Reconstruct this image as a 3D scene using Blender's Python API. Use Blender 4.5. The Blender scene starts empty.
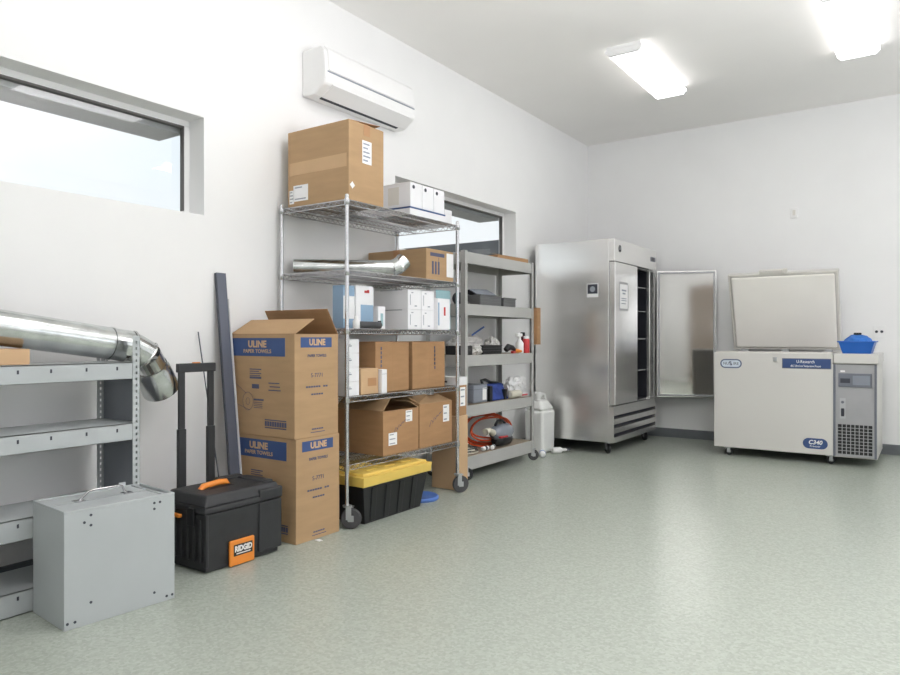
import bpy, bmesh, math, random
from mathutils import Vector, Matrix, noise
random.seed(7)
PI = math.pi
SC = bpy.context.scene
COL = SC.collection
V = Vector

# ------------------------------------------------------------------ materials
def srgb(r, g, b):
    f = lambda c: (c/255/12.92) if c/255 <= .04045 else ((c/255+.055)/1.055)**2.4
    return (f(r), f(g), f(b), 1)

def mat(name, col, rough=.5, metal=0, var=.06, scale=8, bump=0, bscale=60, stretch=(1, 1, 1), spec=.5, coat=0, rvar=0):
    m = bpy.data.materials.new(name); m.use_nodes = True
    nt = m.node_tree; N = nt.nodes; L = nt.links
    p = N['Principled BSDF']
    p.inputs['Roughness'].default_value = rough; p.inputs['Metallic'].default_value = metal
    p.inputs['Specular IOR Level'].default_value = spec; p.inputs['Coat Weight'].default_value = coat
    tc = N.new('ShaderNodeTexCoord'); mp = N.new('ShaderNodeMapping'); mp.inputs['Scale'].default_value = stretch
    L.new(tc.outputs['Object'], mp.inputs['Vector'])
    n = N.new('ShaderNodeTexNoise'); n.inputs['Scale'].default_value = scale; n.inputs['Detail'].default_value = 4
    L.new(mp.outputs['Vector'], n.inputs['Vector'])
    r = N.new('ShaderNodeValToRGB')
    a = [max(0, c*(1-var)) for c in col[:3]]; b = [min(1, c*(1+var)) for c in col[:3]]
    r.color_ramp.elements[0].position = .3; r.color_ramp.elements[0].color = (*a, 1)
    r.color_ramp.elements[1].position = .7; r.color_ramp.elements[1].color = (*b, 1)
    L.new(n.outputs['Fac'], r.inputs['Fac']); L.new(r.outputs['Color'], p.inputs['Base Color'])
    if rvar:
        mr = N.new('ShaderNodeMapRange'); mr.inputs['To Min'].default_value = rough-rvar; mr.inputs['To Max'].default_value = rough+rvar
        L.new(n.outputs['Fac'], mr.inputs['Value']); L.new(mr.outputs['Result'], p.inputs['Roughness'])
    if bump:
        n2 = N.new('ShaderNodeTexNoise'); n2.inputs['Scale'].default_value = bscale
        L.new(mp.outputs['Vector'], n2.inputs['Vector'])
        bp = N.new('ShaderNodeBump'); bp.inputs['Strength'].default_value = bump; bp.inputs['Distance'].default_value = .01
        L.new(n2.outputs['Fac'], bp.inputs['Height']); L.new(bp.outputs['Normal'], p.inputs['Normal'])
    return m

M = {}
M['wall'] = mat('wall_paint', srgb(242, 242, 241), .6, var=.01, scale=3, bump=.04, bscale=220, spec=.3)
M['ceil'] = mat('ceiling_paint', srgb(248, 246, 243), .8, var=.01, scale=2, spec=.2)
M['base'] = mat('vinyl_base', srgb(108, 112, 116), .45, var=.05)
M['card'] = mat('cardboard', srgb(177, 147, 112), .8, var=.06, scale=5, bump=.05, bscale=90, stretch=(1, 1, 5), spec=.2)
M['card2'] = mat('cardboard_dark', srgb(170, 133, 97), .8, var=.07, scale=6, bump=.05, bscale=90, stretch=(1, 1, 5), spec=.2)
M['card3'] = mat('cardboard_light', srgb(200, 168, 132), .8, var=.05, scale=5, bump=.05, bscale=90, spec=.2)
M['tape'] = mat('packing_tape', srgb(172, 128, 86), .3, var=.04)
M['paper'] = mat('paper', srgb(240, 240, 240), .6, var=.02, spec=.3)
M['whitebox'] = mat('white_card', srgb(236, 236, 238), .55, var=.015, scale=6, spec=.3)
M['ink'] = mat('ink', srgb(60, 62, 72), .7, var=.1)
M['greyink'] = mat('grey_ink', srgb(150, 155, 165), .7, var=.1)
M['blueink'] = mat('blue_ink', srgb(58, 82, 130), .65, var=.05)
M['navy'] = mat('navy_ink', srgb(82, 84, 108), .7, var=.05)
M['redink'] = mat('red_ink', srgb(190, 50, 50), .6, var=.08)
M['paleblue'] = mat('pale_blue_card', srgb(142, 170, 196), .55, var=.04)
M['teal'] = mat('teal_card', srgb(150, 186, 192), .55, var=.04)
M['grey'] = mat('grey_enamel', srgb(178, 183, 184), .4, var=.03, scale=4)
M['greyd'] = mat('grey_enamel_shelf', srgb(176, 176, 173), .45, var=.04, scale=4)
M['greydark'] = mat('dark_grey_enamel', srgb(122, 126, 132), .45, var=.04)
M['mdf'] = mat('shelf_board', srgb(152, 140, 122), .7, var=.06, scale=12)
M['galv'] = mat('galvanised_steel', srgb(206, 209, 208), .2, 1, var=.16, scale=14, rvar=.06, bump=.05, bscale=6)
M['steel'] = mat('brushed_stainless', srgb(242, 241, 239), .25, .88, var=.03, scale=2, stretch=(.4, .4, 5), rvar=.05, bump=.06, bscale=1.3)
M['mirror'] = mat('polished_stainless', srgb(206, 205, 202), .07, 1, var=.03, scale=2, bump=.10, bscale=1.6, rvar=.02)
M['chrome'] = mat('chrome_wire', srgb(200, 200, 202), .25, 1, var=.05)
M['zinc'] = mat('zinc', srgb(186, 188, 190), .35, .9, var=.06)
M['black'] = mat('black_plastic', srgb(44, 45, 47), .5, var=.12, scale=20, bump=.1, bscale=300)
M['blackg'] = mat('black_gloss', srgb(26, 27, 30), .3, var=.1)
M['rubber'] = mat('rubber', srgb(70, 70, 72), .6, var=.1)
M['cavity'] = mat('shaded_liner', srgb(34, 35, 42), .5, var=.1)  # dimness inside the open refrigerator put into the liner colour
M['orange'] = mat('orange_plastic', srgb(232, 140, 52), .45, var=.04)
M['cord'] = mat('orange_cord', srgb(214, 84, 44), .5, var=.06)
M['yellow'] = mat('yellow_plastic', srgb(226, 194, 98), .45, var=.04)
M['bluep'] = mat('blue_plastic', srgb(28, 98, 186), .4, var=.04)
M['bluelid'] = mat('blue_lid', srgb(84, 122, 196), .5, var=.04)
M['bluecloth'] = mat('blue_cloth', srgb(48, 114, 196), .7, var=.15, scale=10, bump=.3, bscale=30)
M['bluetool'] = mat('blue_fabric', srgb(44, 66, 138), .7, var=.3, scale=18, bump=.3, bscale=50)
M['channel'] = mat('slate_channel', srgb(94, 99, 112), .45, var=.05, stretch=(1, 1, .2))
M['channeld'] = mat('slate_channel_edge', srgb(70, 74, 84), .5, var=.05)
M['whitep'] = mat('white_plastic', srgb(240, 240, 239), .4, var=.01)
M['whiteg'] = mat('freezer_enamel', srgb(212, 210, 205), .35, var=.01, scale=3)
M['lidin'] = mat('freezer_liner', srgb(250, 247, 240), .5, var=.015, scale=3)
M['gasket'] = mat('gasket', srgb(222, 219, 212), .6, var=.03)
M['fgrey'] = mat('freezer_panel', srgb(168, 168, 170), .4, .2, var=.03)
M['fgreyd'] = mat('freezer_panel_dark', srgb(110, 114, 124), .4, var=.04)
M['jug'] = mat('natural_poly', srgb(236, 237, 234), .45, var=.015)
M['poly'] = mat('poly_bag', srgb(238, 238, 238), .3, var=.03, bump=.2, bscale=25)
M['polyg'] = mat('grey_poly_bag', srgb(205, 203, 199), .3, var=.12, scale=12, bump=.3, bscale=30)
M['redp'] = mat('red_plastic', srgb(200, 60, 62), .45, var=.06)
M['darkred'] = mat('dark_red', srgb(96, 30, 42), .45, var=.06)
M['beige'] = mat('beige_plastic', srgb(206, 202, 186), .5, var=.05)
M['toolgrey'] = mat('tool_grey', srgb(134, 140, 150), .4, var=.06)
M['bronze'] = mat('dark_window_frame', srgb(98, 96, 94), .5, var=.05)
M['soffit'] = mat('soffit_paint', srgb(150, 153, 151), .7, var=.03)
M['roofd'] = mat('dark_cladding', srgb(70, 76, 82), .7, var=.06, scale=3)
M['added_rolldoor'] = mat('added_roll_up_door', srgb(205, 200, 192), .45, .3, var=.05, stretch=(1, 1, 20))
M['added_shutter'] = mat('added_brown_shutter', srgb(150, 136, 122), .5, var=.06, stretch=(1, 1, 20))
M['tray'] = mat('tray_plastic', srgb(98, 99, 100), .5, var=.08)
M['badge'] = mat('badge_field', srgb(206, 216, 226), .4, var=.03)
M['badgerim'] = mat('badge_rim', srgb(82, 96, 126), .4, var=.03)
M['ground'] = mat('gravel', srgb(170, 166, 158), .9, var=.15, scale=20)

def floor_mat():
    m = bpy.data.materials.new('speckled_vinyl_floor'); m.use_nodes = True
    nt = m.node_tree; N = nt.nodes; L = nt.links; p = N['Principled BSDF']
    tc = N.new('ShaderNodeTexCoord')
    a = N.new('ShaderNodeTexVoronoi'); a.inputs['Scale'].default_value = 90
    b = N.new('ShaderNodeTexNoise'); b.inputs['Scale'].default_value = 60; b.inputs['Detail'].default_value = 6; b.inputs['Roughness'].default_value = .7
    
    for n in (a, b): L.new(tc.outputs['Object'], n.inputs['Vector'])
    r = N.new('ShaderNodeValToRGB'); e = r.color_ramp.elements
    e[0].position = .25; e[0].color = srgb(158, 165, 154); e[1].position = .75; e[1].color = srgb(177, 183, 172)
    L.new(b.outputs['Fac'], r.inputs['Fac'])
    sep = N.new('ShaderNodeSeparateColor'); L.new(a.outputs['Color'], sep.inputs['Color'])
    r2 = N.new('ShaderNodeValToRGB'); e = r2.color_ramp.elements
    e[0].position = .05; e[0].color = srgb(150, 157, 146); e[1].position = .95; e[1].color = srgb(184, 190, 181)
    L.new(sep.outputs['Red'], r2.inputs['Fac'])
    mx = N.new('ShaderNodeMix'); mx.data_type = 'RGBA'; mx.inputs['Factor'].default_value = .35
    L.new(r.outputs['Color'], mx.inputs[6]); L.new(r2.outputs['Color'], mx.inputs[7])
    L.new(mx.outputs[2], p.inputs['Base Color'])
    p.inputs['Roughness'].default_value = .27; p.inputs['Specular IOR Level'].default_value = .5
    return m
M['floor'] = floor_mat()

def glass_mat():
    m = bpy.data.materials.new('window_glass'); m.use_nodes = True
    nt = m.node_tree; N = nt.nodes; L = nt.links; N.remove(N['Principled BSDF'])
    t = N.new('ShaderNodeBsdfTransparent'); t.inputs['Color'].default_value = (.93, .96, .97, 1)
    g = N.new('ShaderNodeBsdfGlossy'); g.inputs['Roughness'].default_value = .02
    f = N.new('ShaderNodeLayerWeight'); f.inputs['Blend'].default_value = .5
    p5 = N.new('ShaderNodeMath'); p5.operation = 'POWER'; p5.inputs[1].default_value = 5; L.new(f.outputs['Facing'], p5.inputs[0])
    pw = N.new('ShaderNodeMath'); pw.operation = 'MULTIPLY_ADD'; pw.inputs[1].default_value = .9; pw.inputs[2].default_value = .085; L.new(p5.outputs[0], pw.inputs[0])
    mx = N.new('ShaderNodeMixShader'); L.new(pw.outputs[0], mx.inputs[0]); L.new(t.outputs[0], mx.inputs[1]); L.new(g.outputs[0], mx.inputs[2])
    L.new(mx.outputs[0], N['Material Output'].inputs['Surface']); return m
M['glass'] = glass_mat()

def emit_mat(strength):
    m = bpy.data.materials.new('lamp_diffuser'); m.use_nodes = True
    nt = m.node_tree; N = nt.nodes; L = nt.links; p = N['Principled BSDF']
    n = N.new('ShaderNodeTexNoise'); n.inputs['Scale'].default_value = 40
    r = N.new('ShaderNodeValToRGB'); r.color_ramp.elements[0].color = (1, .97, .97, 1); r.color_ramp.elements[1].color = (1, .98, .985, 1)
    L.new(n.outputs['Fac'], r.inputs['Fac']); L.new(r.outputs['Color'], p.inputs['Emission Color'])
    p.inputs['Base Color'].default_value = (.9, .9, .9, 1); p.inputs['Emission Strength'].default_value = strength
    return m
M['lamp'] = emit_mat(5.0)

# ------------------------------------------------------------------ mesh builder
class MB:
    def __init__(s): s.v = []; s.f = []; s.mi = []; s.sm = []
    def add(s, vs, fs, mi=0, smooth=False):
        o = len(s.v); s.v += [tuple(v) for v in vs]
        for f in fs: s.f.append([o+i for i in f]); s.mi.append(mi); s.sm.append(smooth)
        return s
    def box(s, x0, x1, y0, y1, z0, z1, mi=0):
        vs = [(x, y, z) for x in (x0, x1) for y in (y0, y1) for z in (z0, z1)]
        return s.add(vs, [(0, 1, 3, 2), (4, 6, 7, 5), (0, 4, 5, 1), (2, 3, 7, 6), (0, 2, 6, 4), (1, 5, 7, 3)], mi)
    def obox(s, c, ax, ay, az, hx, hy, hz, mi=0):      # oriented box, half sizes
        c, ax, ay, az = V(c), V(ax).normalized(), V(ay).normalized(), V(az).normalized()
        vs = [c+ax*hx*a+ay*hy*b+az*hz*d for a in (-1, 1) for b in (-1, 1) for d in (-1, 1)]
        return s.add(vs, [(0, 1, 3, 2), (4, 6, 7, 5), (0, 4, 5, 1), (2, 3, 7, 6), (0, 2, 6, 4), (1, 5, 7, 3)], mi)
    def taper(s, x0, x1, y0, y1, z0, X0, X1, Y0, Y1, z1, mi=0):
        vs = [(x0, y0, z0), (x1, y0, z0), (x1, y1, z0), (x0, y1, z0), (X0, Y0, z1), (X1, Y0, z1), (X1, Y1, z1), (X0, Y1, z1)]
        return s.add(vs, [(3, 2, 1, 0), (4, 5, 6, 7), (0, 1, 5, 4), (1, 2, 6, 5), (2, 3, 7, 6), (3, 0, 4, 7)], mi)
    def tube(s, pts, r, n=8, mi=0, closed=False, cap=True, smooth=True):
        pts = [V(p) for p in pts]; k = len(pts); rs = r if isinstance(r, (list, tuple)) else [r]*k
        rings = []; up = None
        for i, p in enumerate(pts):
            if closed: t = pts[(i+1) % k]-pts[i-1]
            else: t = pts[min(i+1, k-1)]-pts[max(i-1, 0)]
            t.normalize()
            if up is None:
                up = V((0, 0, 1)) if abs(t.z) < .9 else V((1, 0, 0))
            a = (up-t*up.dot(t)).normalized(); b = t.cross(a); up = a
            rings.append([p+(a*math.cos(2*PI*j/n)+b*math.sin(2*PI*j/n))*rs[i] for j in range(n)])
        vs = [q for g in rings for q in g]; fs = []
        for i in range(k if closed else k-1):
            i2 = (i+1) % k
            for j in range(n):
                j2 = (j+1) % n; fs.append((i*n+j, i*n+j2, i2*n+j2, i2*n+j))
        s.add(vs, fs, mi, smooth)
        if cap and not closed:
            s.add(rings[0], [tuple(range(n))[::-1]], mi); s.add(rings[-1], [tuple(range(n))], mi)
        return s
    def lathe(s, prof, c=(0, 0, 0), axis='z', n=24, mi=0, smooth=True):     # prof: (r, h)
        vs = []
        for r, h in prof:
            for j in range(n):
                a = 2*PI*j/n; x, y = r*math.cos(a), r*math.sin(a)
                q = {'z': (x, y, h), 'y': (x, h, y), 'x': (h, x, y)}[axis]
                vs.append((c[0]+q[0], c[1]+q[1], c[2]+q[2]))
        fs = [(i*n+j, i*n+(j+1) % n, (i+1)*n+(j+1) % n, (i+1)*n+j) for i in range(len(prof)-1) for j in range(n)]
        s.add(vs, fs, mi, smooth)
        s.add(vs[:n], [tuple(range(n))], mi); s.add(vs[-n:], [tuple(range(n))], mi)
        return s
    def prism(s, poly, axis, a, b, mi=0):       # poly of 2D points in the two other axes, extruded a..b
        def q(p, t): return {'x': (t, p[0], p[1]), 'y': (p[0], t, p[1]), 'z': (p[0], p[1], t)}[axis]
        n = len(poly); vs = [q(p, a) for p in poly]+[q(p, b) for p in poly]
        fs = [tuple(range(n))[::-1], tuple(range(n, 2*n))]+[(i, (i+1) % n, n+(i+1) % n, n+i) for i in range(n)]
        return s.add(vs, fs, mi)
    def slab(s, quad, th, mi=0):               # four corners given thickness along their normal
        a, b, c, d = [V(q) for q in quad]; nn = (b-a).cross(d-a).normalized()*th/2
        vs = [p-nn for p in (a, b, c, d)]+[p+nn for p in (a, b, c, d)]
        return s.add(vs, [(3, 2, 1, 0), (4, 5, 6, 7), (0, 1, 5, 4), (1, 2, 6, 5), (2, 3, 7, 6), (3, 0, 4, 7)], mi)
    def perf(s, o, u, w, n, W, Hh, t, pitch, hw, hh, mi=0, z0=.02):   # perforated strip: width dir u, up w, normal n
        o, u, w, n = V(o), V(u), V(w), V(n)
        def bb(u0, u1, w0, w1):
            s.obox(o+u*(u0+u1)/2+w*(w0+w1)/2+n*t/2, u, w, n, (u1-u0)/2, (w1-w0)/2, t/2, mi)
        c0 = (W-hw)/2; bb(0, c0, 0, Hh); bb(c0+hw, W, 0, Hh)
        z = 0; k = int((Hh-z0)/pitch)
        for i in range(k):
            h0 = z0+i*pitch; bb(c0, c0+hw, z, h0); z = h0+hh
        bb(c0, c0+hw, z, Hh)
        return s
    def build(s, name, mats, parent=None, bevel=0, seg=2, subsurf=0, fix=True):
        me = bpy.data.meshes.new(name); me.from_pydata(s.v, [], s.f)
        for m in (mats if isinstance(mats, (list, tuple)) else [mats]): me.materials.append(M[m] if isinstance(m, str) else m)
        me.polygons.foreach_set('material_index', s.mi); me.polygons.foreach_set('use_smooth', s.sm)
        if fix:
            bm = bmesh.new(); bm.from_mesh(me); bmesh.ops.recalc_face_normals(bm, faces=bm.faces); bm.to_mesh(me); bm.free()
        me.update()
        o = bpy.data.objects.new(name, me); COL.objects.link(o); o.parent = parent
        if bevel:
            b = o.modifiers.new('bevel', 'BEVEL'); b.width = bevel; b.segments = seg; b.limit_method = 'ANGLE'; b.angle_limit = math.radians(40)
        if subsurf:
            b = o.modifiers.new('subsurf', 'SUBSURF'); b.levels = subsurf; b.render_levels = subsurf
        return o

def tag(o, label, cat, group=None):
    o['label'] = label; o['category'] = cat
    if group: o['group'] = group
    return o
def thing(name, label, cat, loc=(0, 0, 0), rz=0, group=None):
    o = bpy.data.objects.new(name, None); COL.objects.link(o); o.empty_display_size = .1
    o.location = loc; o.rotation_euler = (0, 0, rz)
    return tag(o, label, cat, group)
def struct(o): o['kind'] = 'structure'; return o
def lab(o, label): o['label'] = label; return o

def copy_tree(o, parent=None):
    c = o.copy(); COL.objects.link(c)
    if parent: c.parent = parent
    for ch in list(o.children): copy_tree(ch, c)
    return c

def text(s, size, m, parent, origin, right, up, name='lettering', width=None, bold=0, shear=0, depth=.0006, align='CENTER'):
    cu = bpy.data.curves.new(name, 'FONT'); cu.body = s; cu.size = size; cu.align_x = align; cu.align_y = 'CENTER'
    cu.offset = bold; cu.shear = shear; cu.extrude = depth; cu.resolution_u = 3
    tmp = bpy.data.objects.new(name, cu); COL.objects.link(tmp)
    bpy.context.view_layer.update()
    me = bpy.data.meshes.new_from_object(tmp.evaluated_get(bpy.context.evaluated_depsgraph_get()))
    bpy.data.objects.remove(tmp); me.materials.clear(); me.materials.append(M[m])
    sx = 1
    if width:
        xs = [v.co.x for v in me.vertices]; sx = width/(max(xs)-min(xs))
    r, u = V(right).normalized(), V(up).normalized(); n = r.cross(u)
    mt = Matrix((r, u, n)).transposed().to_4x4(); mt.translation = V(origin)
    me.transform(mt @ Matrix.Diagonal((sx, 1, 1, 1)))
    o = bpy.data.objects.new(name, me); COL.objects.link(o); o.parent = parent
    return o

# ================================================================== SETTING
YB, HC, XR, YF = 7.97, 3.48, 6.4, -3.4
FILL_SIDE = 28
FILL_REAR = 46
BOUNCE = 158
struct(MB().box(-.2, XR+.2, YF-.2, YB+.2, -.1, 0).build('floor', 'floor'))
struct(MB().box(-.2, XR+.2, YF-.2, YB+.2, HC, HC+.1).build('ceiling', 'ceil'))
WZ0, WZ1 = 1.838, 2.402
W1 = (.57, 2.497); W2 = (4.24, 6.17)
w = MB()
w.box(-.2, 0, YF-.2, YB+.2, 0, WZ0).box(-.2, 0, YF-.2, YB+.2, WZ1, HC)
w.box(-.2, 0, YF-.2, W1[0], WZ0, WZ1).box(-.2, 0, W1[1], W2[0], WZ0, WZ1).box(-.2, 0, W2[1], YB+.2, WZ0, WZ1)
struct(w.build('wall_left', 'wall'))
struct(MB().box(0, XR, YB, YB+.2, 0, HC).build('wall_back', 'wall'))
RW = ((.5, 3.3), (4.2, 7.2)); RZ0, RZ1 = .9, 2.9
m = MB().box(XR-.04, XR, -1.7, .1, 0, 2.45)
for k in range(24): m.box(XR-.052, XR-.04, -1.7, .1, k*.1+.01, k*.1+.085)
struct(m.build('added_door_2', 'added_shutter'))  # added unseen door, put in to darken the polished steel's reflection
m = MB().box(XR, XR+.2, YF-.2, YB+.2, 0, RZ0).box(XR, XR+.2, YF-.2, YB+.2, RZ1, HC)
m.box(XR, XR+.2, YF-.2, RW[0][0], RZ0, RZ1).box(XR, XR+.2, RW[0][1], RW[1][0], RZ0, RZ1).box(XR, XR+.2, RW[1][1], YB+.2, RZ0, RZ1)
struct(m.build('wall_right', 'wall'))
for i, (a, b) in enumerate(RW):  # added unseen windows, put in to let fill through
    m = MB(); q = .05
    m.box(XR+.06, XR+.11, a, b, RZ0, RZ0+q).box(XR+.06, XR+.11, a, b, RZ1-q, RZ1)
    for k in range(4): yy = a+(b-a-q)*k/3; m.box(XR+.06, XR+.11, yy, yy+q, RZ0+q, RZ1-q)
    wo = struct(m.build('window_%d' % (i+3), 'whitep', bevel=.003))
    struct(MB().add([(XR+.085, a+q, RZ0+q), (XR+.085, b-q, RZ0+q), (XR+.085, b-q, RZ1-q), (XR+.085, a+q, RZ1-q)], [(0, 1, 2, 3)]).build('window_pane', 'glass', wo))
    la_ = bpy.data.lights.new('fill_light', 'AREA'); la_.shape = 'RECTANGLE'; la_.size = b-a; la_.size_y = RZ1-RZ0; la_.energy = FILL_SIDE; la_.color = (.94, .94, 1)
    lo = bpy.data.objects.new('fill_light', la_); COL.objects.link(lo); lo.location = (XR+.24, (a+b)/2, (RZ0+RZ1)/2); lo.rotation_euler = (PI/2+1.0, 0, PI/2)  # added area fill behind each made-up window
struct(MB().box(0, 2.2, YF-.2, YF, 0, HC).box(5.8, XR, YF-.2, YF, 0, HC).box(2.2, 5.8, YF-.2, YF, 2.7, HC).build('wall_front', 'wall'))
rd = MB().box(2.2, 5.8, YF-.12, YF-.06, 0, .8)
for k in range(8): rd.box(2.2, 5.8, YF-.06, YF-.045, k*.1+.01, k*.1+.08)
rd.box(2.2, 5.8, YF-.12, YF-.06, 2.6, 2.7)
for k in range(5): rd.box(2.2+.88*k, 2.28+.88*k, YF-.12, YF-.06, .8, 2.6)
rd.box(2.2, 5.8, YF-.12, YF-.06, 1.66, 1.74)
dr_ = struct(rd.build('added_door_1', 'added_rolldoor'))  # added unseen glazed door, put in for fill from behind the camera
struct(MB().add([(2.2, YF-.09, .8), (5.8, YF-.09, .8), (5.8, YF-.09, 2.6), (2.2, YF-.09, 2.6)], [(0, 1, 2, 3)]).build('added_door_pane', 'glass', dr_))
la_ = bpy.data.lights.new('fill_light', 'AREA'); la_.shape = 'RECTANGLE'; la_.size = 3.5; la_.size_y = 1.75; la_.energy = FILL_REAR; la_.color = (.94, .94, 1)
lo = bpy.data.objects.new('fill_light', la_); COL.objects.link(lo); lo.location = (4, YF-.3, 1.7); lo.rotation_euler = (PI/2+1.0, 0, -.15)  # added area fill outside the glazed door
struct(MB().box(0, XR, YB-.012, YB, 0, .1).build('baseboard_back', 'base', bevel=.003))
struct(MB().box(0, .012, YF, YB-.012, 0, .1).build('baseboard_left', 'base', bevel=.003))
for i, (y0, y1) in enumerate((W1, W2)):
    fr = MB(); x0, x1 = -.175, -.135; t = .035
    fr.box(x0, x1, y0, y1, WZ0, WZ0+t*.4).box(x0, x1, y0, y1, WZ1-t, WZ1).box(x0, x1, y0, y0+t, WZ0+t*.4, WZ1-t).box(x0, x1, y1-t, y1, WZ0+t*.4, WZ1-t)
    wo = struct(fr.build('window_%d' % (i+1), 'whitep', bevel=.003))
    g = t+.008
    gk = MB().box(x0+.004, x1-.002, y0+t, y1-t, WZ1-g-.002, WZ1-t).box(x0+.004, x1-.002, y0+t, y0+g, WZ0+t, WZ1-t).box(x0+.004, x1-.002, y1-t-.004, y1-t, WZ0+t, WZ1-t)
    struct(gk.build('window_gasket', 'bronze', wo))
    struct(MB().add([(-.156, y0+t, WZ0+t*.4), (-.156, y1-t, WZ0+t*.4), (-.156, y1-t, WZ1-t), (-.156, y0+t, WZ1-t)], [(0, 1, 2, 3)]).build('window_pane', 'glass', wo))
    # canopy over the window, outside
    struct(MB().box(-.44, -.2, y0-.25, y1+.0, 2.335, 2.43).build('trim_%d' % (i+1), 'soffit', bevel=.004))
ob = thing('outbuilding', 'dark grey outbuilding seen through the far window', 'building', (-5.2, 12.6, -.5))
MB().box(-2.6, 2.2, -.6, 2.5, 0, 3.3).build('wall', 'roofd', ob)
MB().box(-2.7, 2.3, -.7, 2.6, 3.3, 3.58).build('roof', 'roofd', ob, bevel=.02)
gd = struct(MB().box(-40, -.2, -20, 40, -.6, -.5).build('ground', 'ground'))

# ---- ceiling lights
def lamp(x, y, label):
    t = thing('ceiling_light', label, 'ceiling light', (x, y, HC), 0, 'wraparound ceiling lights')
    hw, hl = .15, .625
    MB().box(-hw+.01, hw-.01, -hl, hl, -.03, 0).build('housing', 'whitep', t, bevel=.004)
    pr = [(-hw, -.03), (-hw, -.045), (-hw+.03, -.075), (hw-.03, -.075), (hw, -.045), (hw, -.03)]
    MB().prism(pr, 'y', -hl+.03, hl-.03).build('diffuser', 'lamp', t)
    for sy in (-1, 1):
        a, b = sorted((sy*(hl-.03), sy*hl)); MB().prism([(p[0]*1.01, p[1]*1.01) for p in pr], 'y', a, b).build('end_cap', 'whitep', t)
    return t
lamp(1.43, 5.98, 'wraparound ceiling light above the tall steel refrigerator, left of two')
lamp(2.97, 5.92, 'wraparound ceiling light above the chest freezer side, cut by top frame edge')
for (x, y) in ((3.05, 3.55), (1.43, 2.6), (1.43, 0), (3.05, .6), (4.7, 6), (4.7, 3.2), (4.7, .4), (3.05, -2), (1.43, -2.2), (4.7, -2)):  # first one known from its window reflection, the others added for light
    l = lamp(x, y, 'wraparound ceiling light nearer than the visible pair, unseen beyond the frame')

# ================================================================== AIR CONDITIONER
ac = thing('air_conditioner', 'white split air conditioner high on the left wall', 'air conditioner', (0, 3.26, 2.73))
L_ = .965
pr = [(0, .01), (.05, 0), (.115, .005), (.205, .065), (.215, .10), (.215, .14), (.2, .285), (.17, .315), (0, .315)]
MB().prism(pr, 'y', 0, L_).build('housing', 'whitep', ac, bevel=.012, seg=3)
MB().prism([(.213, .148), (.222, .15), (.207, .29), (.175, .32), (.165, .312), (.195, .28)], 'y', .03, L_-.03).build('front_panel', 'whitep', ac, bevel=.006)
MB().prism([(.211, .137), (.218, .137), (.218, .146), (.211, .146)], 'y', .02, L_-.02).build('seam', 'greyink', ac)
MB().prism([(.118, .0), (.214, .064), (.212, .072), (.112, .006)], 'y', .07, L_-.07).build('louver', 'whitep', ac, bevel=.002)
MB().prism([(.092, -.004), (.112, -.001), (.112, .01), (.092, .01)], 'y', .07, L_-.09).build('air_slot', 'ink', ac)

# ================================================================== wall bits
t = thing('wall_sensor', 'small white thermostat sensor on the back wall', 'sensor', (2.29, YB, 2.37))
MB().box(-.035, .035, -.022, 0, 0, .11).build('cover', 'whitep', t, bevel=.006)
MB().box(-.014, .014, -.027, -.022, .03, .085).build('window', 'gasket', t, bevel=.003)
t = thing('wall_outlet', 'white wall outlet with two dark sockets behind the blue basin', 'outlet', (3.04, YB, 1.13))
MB().box(-.05, .05, -.008, 0, 0, .12).build('plate', 'whitep', t, bevel=.003)
for s in (-1, 1): MB().lathe([(.013, 0), (.013, .012)], (s*.022, -.018, .062), 'y', 12).build('socket', 'ink', t)

# ================================================================== GREY STEEL SHELVING (left)
sx0, sx1, sy0, sy1, sh = .085, .395, .62, 1.86, 1.14
sh1 = thing('shelving_unit', 'grey perforated steel shelving unit at the left edge with duct on top', 'shelving', (0, 0, 0))
def lpost(x, y, dx, dy):
    m = MB(); pw = .036; t_ = .0025
    # flange in the y-z plane (seen from the front) and flange in the x-z plane
    m.perf((x, y, 0), (0, dy, 0), (0, 0, 1), (dx, 0, 0), pw, sh, t_, .0285, .009, .013)
    m.perf((x, y, 0), (dx, 0, 0), (0, 0, 1), (0, dy, 0), pw, sh, t_, .0285, .009, .013)
    return m.build('post', 'grey', sh1, fix=False)
lpost(sx1+.003, sy1, -1, -1); lpost(sx1+.003, sy0, -1, 1); lpost(sx0, sy1, 1, -1); lpost(sx0, sy0, 1, 1)
for zt, lip in ((1.018, .078), (.735, .078), (.392, .09), (.098, .095)):
    m = MB()
    m.box(sx0+.003, sx1, sy0+.004, sy1-.004, zt-.004, zt)
    m.box(sx1-.002, sx1, sy0+.004, sy1-.037, zt-lip, zt).box(sx0+.003, sx0+.005, sy0+.004, sy1-.004, zt-lip, zt)
    m.box(sx0+.003, sx1, sy0+.004, sy0+.006, zt-lip, zt).box(sx0+.003, sx1, sy1-.006, sy1-.004, zt-lip, zt)
    m.box(sx1-.016, sx1, sy0+.004, sy1-.037, zt-lip, zt-lip+.002)
    for yy in (.9, 1.12, 1.33, 1.46, 1.61, 1.75):
        m.box(sx1, sx1+.001, yy-.004, yy+.004, zt-.036, zt-.020, 1)
    m.build('shelf', ['grey', 'ink'], sh1)
MB().box(sx0+.004, sx1-.035, sy1-.0026, sy1-.0006, .02, 1.0).build('end_panel', 'greydark', sh1)

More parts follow.
